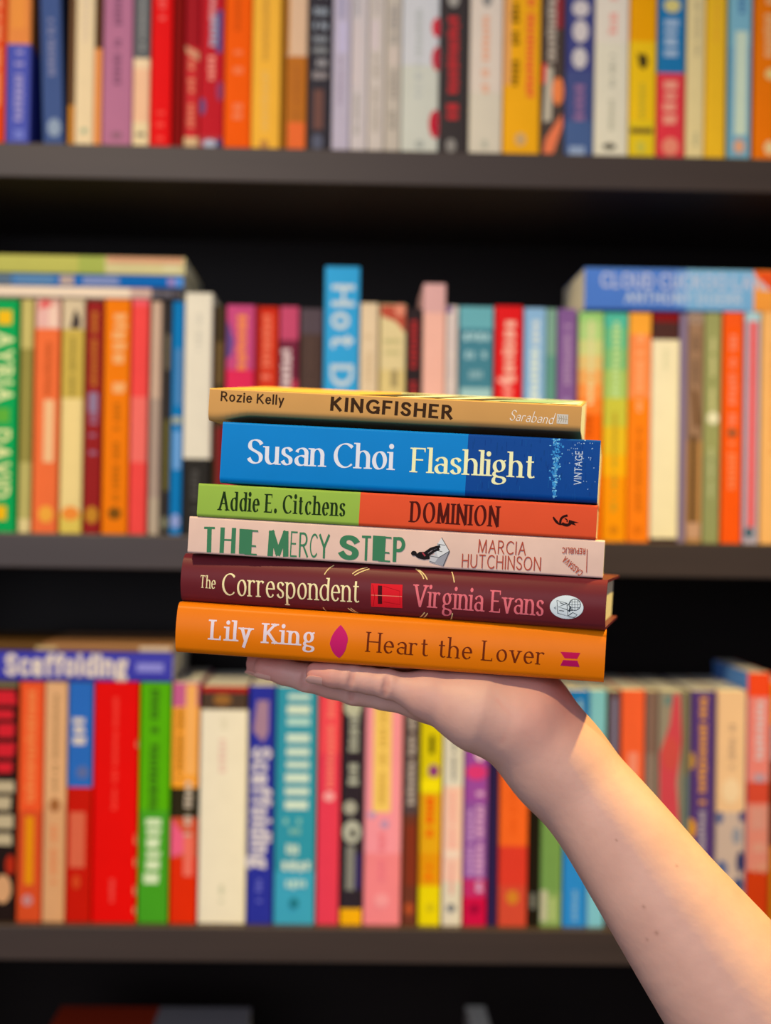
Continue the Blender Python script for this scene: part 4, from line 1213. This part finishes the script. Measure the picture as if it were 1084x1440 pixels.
fingers = field()
for ch in (pinky, ring, midl, indx):
    one = field()
    chain(one, ch, .002)
    fingers = smin(fingers, one, .0012)

palm = field()
wl = SP(782, 1069, .027), SP(782, 1069, .047)
meta = [((604, W0 + .003, -.0135), .0112, (676, .015, -.0205), .0195, (739, .022, -.0255), .0243),
        ((600, .028, -.0170), .0112, (684, .034, -.0230), .0190, (742, .036, -.0258), .0248),
        ((604, .047, -.0165), .0118, (690, .050, -.0225), .0180, (742, .050, -.0255), .0243),
        ((606, .066, -.0160), .0116, (692, .066, -.0200), .0165, (742, .062, -.0240), .0225)]
for i, (a, ra, b, rb, c, rc) in enumerate(meta):
    A, B, C = SU(*a), SU(*b), SU(*c)
    add(palm, A, B, ra, rb, .006)
    add(palm, B, C, rb, rc, .008)
    add(palm, C, wl[0 if i < 2 else 1], rc, .0234, .008)
add(palm, SU(604, .012, -.0135), SU(606, .066, -.0160), .0105, .0110, .006)
add(palm, SU(640, .014, -.0160), SU(640, .066, -.0185), .0130, .0130, .008)

arm = [(782, 1069, .0234, .010), (812, 1104, .0246, .011), (846, 1143, .0258, .012), (888, 1200, .0285, .013), (931, 1261, .0312, .014), (1003, 1356, .0362, .014), (1085, 1465, .0412, .014), (1160, 1565, .0455, .013)]
ak = np.array(arm)
tt = np.linspace(0, len(arm) - 1, 29)
AP = np.stack([np.interp(tt, np.arange(len(arm)), ak[:, i]) for i in range(4)], 1)
for _ in range(3):
    AP[1:-1] = .25 * AP[:-2] + .5 * AP[1:-1] + .25 * AP[2:]
halves = []
for sg in (-1, 1):
    hf = field()
    for (x0, y0, r0, e0), (x1, y1, r1_, e1) in zip(AP[:-1], AP[1:]):
        add(hf, SP(x0, y0, .037 + sg * e0), SP(x1, y1, .037 + sg * e1), r0, r1_, 0)
    halves.append(hf)
palm = smin(palm, smin(halves[0], halves[1], .016), .010)

tf = field()
chain(tf, thumb, .004)
SKIN = smin(smin(palm, fingers, .006), tf, .006)

# soft creases: finger joints, wrist folds
folds = []


def crease(pts, depth, sig):
    global SKIN
    folds.append(pts)
    for a, b in zip(pts[:-1], pts[1:]):
        a, b = np.array(a, np.float32), np.array(b, np.float32)
        sl, P = window(np.minimum(a, b) - 4 * sig, np.maximum(a, b) + 4 * sig)
        if sl is None:
            continue
        ba = b - a
        h = np.clip(((P - a) @ ba) / max(1e-9, ba @ ba), 0, 1)
        q = P - a - h[..., None] * ba
        SKIN[sl] += depth * np.exp(-(q * q).sum(-1) / (2 * sig * sig))


for ch, ids in ((pinky, (2, 4)), (ring, (2, 4)), (midl, (2, 4)), (indx, (2, 4))):
    for i in ids:
        c, r = ch[i]
        e = .0022
        crease([c + np.array((e * .3, -r, .004)), c + np.array((0, -r * 1.02, -.001)), c + np.array((-e * .2, -r * .86, -.0055))], .0026, .00095)
for pts in ([(741, 985), (756, 1020), (742, 1052)], [(768, 1000), (786, 1034), (770, 1058)], [(778, 1000), (800, 1030)], [(700, 985), (722, 1010), (705, 1045)]):
    P3 = []
    for x, y in pts:
        # walk in from the camera side to the skin
        best = None
        for w in np.arange(-.03, .05, .0006):
            p = SP(x, y, w)
            ii = tuple(np.clip(np.round((p - LO) / H).astype(int), 0, N - 1))
            if SKIN[ii] < 0:
                best = p
                break
        if best is not None:
            P3.append(best)
    if len(P3) > 1:
        crease(P3, .00045, .0011)

# flesh flattens against the book it carries
gz = axes[2][None, None, :]
SKIN = np.maximum(SKIN, (gz - (ZB - .0003)).astype(np.float32))


def surface_nets(f):
    s = f < 0
    nx, ny, nz = f.shape
    c = np.zeros((nx - 1, ny - 1, nz - 1), np.int8)
    corners = [(i, j, k) for i in (0, 1) for j in (0, 1) for k in (0, 1)]
    for i, j, k in corners:
        c += s[i:nx - 1 + i, j:ny - 1 + j, k:nz - 1 + k]
    act = (c > 0) & (c < 8)
    ids = -np.ones(act.shape, np.int64)
    cells = np.argwhere(act)
    ids[act] = np.arange(len(cells))
    acc = np.zeros((len(cells), 3))
    cnt = np.zeros(len(cells))
    ci, cj, ck = cells.T
    for a in range(8):
        for ax in range(3):
            o0 = corners[a]
            if o0[ax]:
                continue
            o1 = list(o0); o1[ax] = 1
            f0 = f[ci + o0[0], cj + o0[1], ck + o0[2]]
            f1 = f[ci + o1[0], cj + o1[1], ck + o1[2]]
            m = (f0 < 0) != (f1 < 0)
            t = np.where(m, f0 / np.where(m, f0 - f1, 1), 0)
            p = np.array(o0, float)[None].repeat(len(cells), 0)
            p[:, ax] += t
            acc[m] += p[m]
            cnt[m] += 1
    V = cells + acc / cnt[:, None]
    Q = []
    for ax in range(3):
        u, v = (ax + 1) % 3, (ax + 2) % 3
        sl0 = [slice(1, -1)] * 3; sl1 = [slice(1, -1)] * 3
        sl0[ax] = slice(0, -1); sl1[ax] = slice(1, None)
        a, b = s[tuple(sl0)], s[tuple(sl1)]
        e = np.argwhere(a != b)
        off = np.ones(3, int); off[ax] = 0
        e = e + off
        inside = s[e[:, 0], e[:, 1], e[:, 2]]
        du, dv = np.zeros(3, int), np.zeros(3, int)
        du[u], dv[v] = 1, 1
        q = np.stack([ids[tuple((e - du - dv).T)], ids[tuple((e - dv).T)], ids[tuple(e.T)], ids[tuple((e - du).T)]], 1)
        q[~inside] = q[~inside][:, ::-1]
        Q.append(q)
    return V, np.concatenate(Q)


V, Q = surface_nets(SKIN)
V = LO + V * H
# smoothing: light over the fingers, stronger along the forearm
xw = SP(784, 1068, .037)[0]
amt = np.clip((V[:, 0] - xw + .035) / .03, 0, 1)[:, None]
for it in range(48):
    nb = np.zeros_like(V); nc = np.zeros(len(V))
    for i in range(4):
        np.add.at(nb, Q[:, i], V[Q[:, (i + 1) % 4]]); np.add.at(nc, Q[:, i], 1)
    k = .5 * (amt if it > 0 else np.ones_like(amt))
    V = V * (1 - k) + k * nb / np.maximum(nc, 1)[:, None]


def skin_mat():
    m = bpy.data.materials.new('skin')
    m.use_nodes = True
    nt = m.node_tree
    N_ = nt.nodes
    b = N_['Principled BSDF']
    b.inputs['Roughness'].default_value = .52
    b.inputs['Specular IOR Level'].default_value = .35
    b.inputs['Subsurface Weight'].default_value = .12
    b.inputs['Subsurface Radius'].default_value = (1.0, .35, .2)
    b.inputs['Subsurface Scale'].default_value = .004
    tc = N_.new('ShaderNodeTexCoord')

    def noise(scale, detail):
        n = N_.new('ShaderNodeTexNoise')
        n.inputs['Scale'].default_value = scale
        n.inputs['Detail'].default_value = detail
        nt.links.new(tc.outputs['Object'], n.inputs['Vector'])
        return n

    def mix(fac, a, c):
        x = N_.new('ShaderNodeMix')
        x.data_type = 'RGBA'
        nt.links.new(fac, x.inputs['Factor'])
        for sock, val in (('A', a), ('B', c)):
            if isinstance(val, tuple):
                x.inputs[sock].default_value = (*val, 1)
            else:
                nt.links.new(val, x.inputs[sock])
        return x.outputs['Result']
    n1, n2 = noise(45, 4), noise(170, 5)
    base = mix(n1.outputs['Fac'], (.53, .31, .28), (.67, .425, .385))
    at = N_.new('ShaderNodeAttribute')
    at.attribute_name = 'flush_crease_shade'
    base = mix(at.outputs['Fac'], base, (.60, .23, .20))
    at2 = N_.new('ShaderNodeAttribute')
    at2.attribute_name = 'mole_crease_shade'
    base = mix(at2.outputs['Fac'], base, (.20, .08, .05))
    nt.links.new(base, b.inputs['Base Color'])
    bp = N_.new('ShaderNodeBump')
    bp.inputs['Strength'].default_value = .38
    bp.inputs['Distance'].default_value = .0006
    nt.links.new(n2.outputs['Fac'], bp.inputs['Height'])
    nt.links.new(bp.outputs['Normal'], b.inputs['Normal'])
    return m


SM = Matrix.Translation(ORG) @ RS.to_4x4()
person = mesh_obj('person', V, [tuple(int(i) for i in q) for q in Q], [skin_mat()], None, None, SM, sharp=180)
tag(person, 'bare right forearm and upturned open hand carrying the stack of six books', 'person')
# rosy fingertips, joints and heel of the hand; a few small moles on the forearm; crease shade tinted along the folds
fl = np.zeros(len(V))


def spot(arr, c, r, a):
    d2 = ((V - np.array(c)) ** 2).sum(1)
    np.maximum(arr, a * np.exp(-d2 / (2 * r * r)), out=arr)


for ch in (pinky, ring, midl, indx, thumb):
    spot(fl, ch[0][0] if ch is not thumb else ch[-1][0], .012, .8)
for ch in (pinky, ring):
    spot(fl, ch[4][0], .007, .3)
spot(fl, SP(785, 985, .02), .016, .8)
spot(fl, SP(765, 1005, .004), .013, .45)
spot(fl, SU(600, .01, -.016), .012, .25)
for fi, pts in enumerate(folds):  # folds: redder, and darkened as crease shade in the skin colour
    for a, b in zip(pts[:-1], pts[1:]):
        for k in range(12):
            spot(fl, np.array(a) + (np.array(b) - np.array(a)) * k / 12, .0011, .7 if fi < 8 else .28)
for ch in (pinky, ring, midl):
    for c, r in ch[:5]:
        spot(fl, c + np.array((0, -r * .5, -r * .4)), .007, .22)
at = person.data.attributes.new('flush_crease_shade', 'FLOAT', 'POINT')
at.data.foreach_set('value', fl.astype(np.float32))
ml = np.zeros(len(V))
for pts in folds[:8]:  # finger folds: dark lines that paint the shade inside the creases
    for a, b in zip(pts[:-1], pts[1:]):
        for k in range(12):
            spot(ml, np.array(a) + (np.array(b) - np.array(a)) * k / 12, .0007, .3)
cam_l = np.array(SM.inverted() @ CAM_P)
for x, y, r in ((903, 1280, .0008), (920, 1316, .0009), (906, 1324, .0007), (955, 1214, .0006), (862, 1184, .0006)):
    p = SP(x, y, 0)
    d = (p - cam_l) / np.linalg.norm(p - cam_l)
    rel = V - cam_l
    t = rel @ d
    off = np.linalg.norm(rel - t[:, None] * d, axis=1)
    cand = np.where(off < .002)[0]
    if len(cand):
        spot(ml, V[cand[np.argmin(t[cand])]], r * .8, .5)
at = person.data.attributes.new('mole_crease_shade', 'FLOAT', 'POINT')
at.data.foreach_set('value', ml.astype(np.float32))

# nails: thin curved plates on the backs of the fingertips
nm = bpy.data.materials.new('fingernail')
nm.use_nodes = True
nbs = nm.node_tree.nodes['Principled BSDF']
nbs.inputs['Base Color'].default_value = (.74, .43, .39, 1)
nbs.inputs['Roughness'].default_value = .28
for ch, out, fl_ in ((pinky, (0, -.52, -.86), 0), (ring, (0, -.25, -.97), 0), (midl, (0, 0, -1), 0), (indx, (0, .1, -1), 0), (thumb[::-1], (0, .8, -.6), 0)):
    c0, r0 = ch[0]
    c1, r1_ = ch[1]
    ax = (c0 - c1) / np.linalg.norm(c0 - c1)
    o_ = np.array(out, float)
    o_ -= ax * (o_ @ ax)
    o_ /= np.linalg.norm(o_)
    sd = np.cross(ax, o_)
    vv, ff = [], []
    nu, nv = 9, 9
    for lay in (0, 1):
        for i in range(nu):
            t = i / (nu - 1)
            for j in range(nv):
                q = j / (nv - 1) * 2 - 1
                ang = q * rad(46) * (1 - .12 * (abs(t - .45) * 2) ** 4)
                axp = -.0052 + .0092 * t * (1 - .10 * q * q) + .0006 * (1 - q * q) * (1 if t == 1 else 0)
                rr_ = (r0 * (1.0 - .22 * max(0, (axp - .001) / .005) ** 2)) + (.0005 if lay else -.0006)
                p = c0 + ax * axp + o_ * math.cos(ang) * rr_ + sd * math.sin(ang) * rr_
                vv.append(p)
    n1 = nu * nv
    for i in range(nu - 1):
        for j in range(nv - 1):
            a = i * nv + j
            ff.append((a, a + 1, a + nv + 1, a + nv))
            ff.append((a + n1, a + nv + n1, a + nv + 1 + n1, a + 1 + n1))
    ring_i = [j for j in range(nv)] + [i * nv + nv - 1 for i in range(1, nu)] + [(nu - 1) * nv + j for j in range(nv - 2, -1, -1)] + [i * nv for i in range(nu - 2, 0, -1)]
    for a, b in zip(ring_i, ring_i[1:] + ring_i[:1]):
        ff.append((a, a + n1, b + n1, b))
    mesh_obj('fingernail', vv, ff, [nm], None, person, SM, sharp=50)
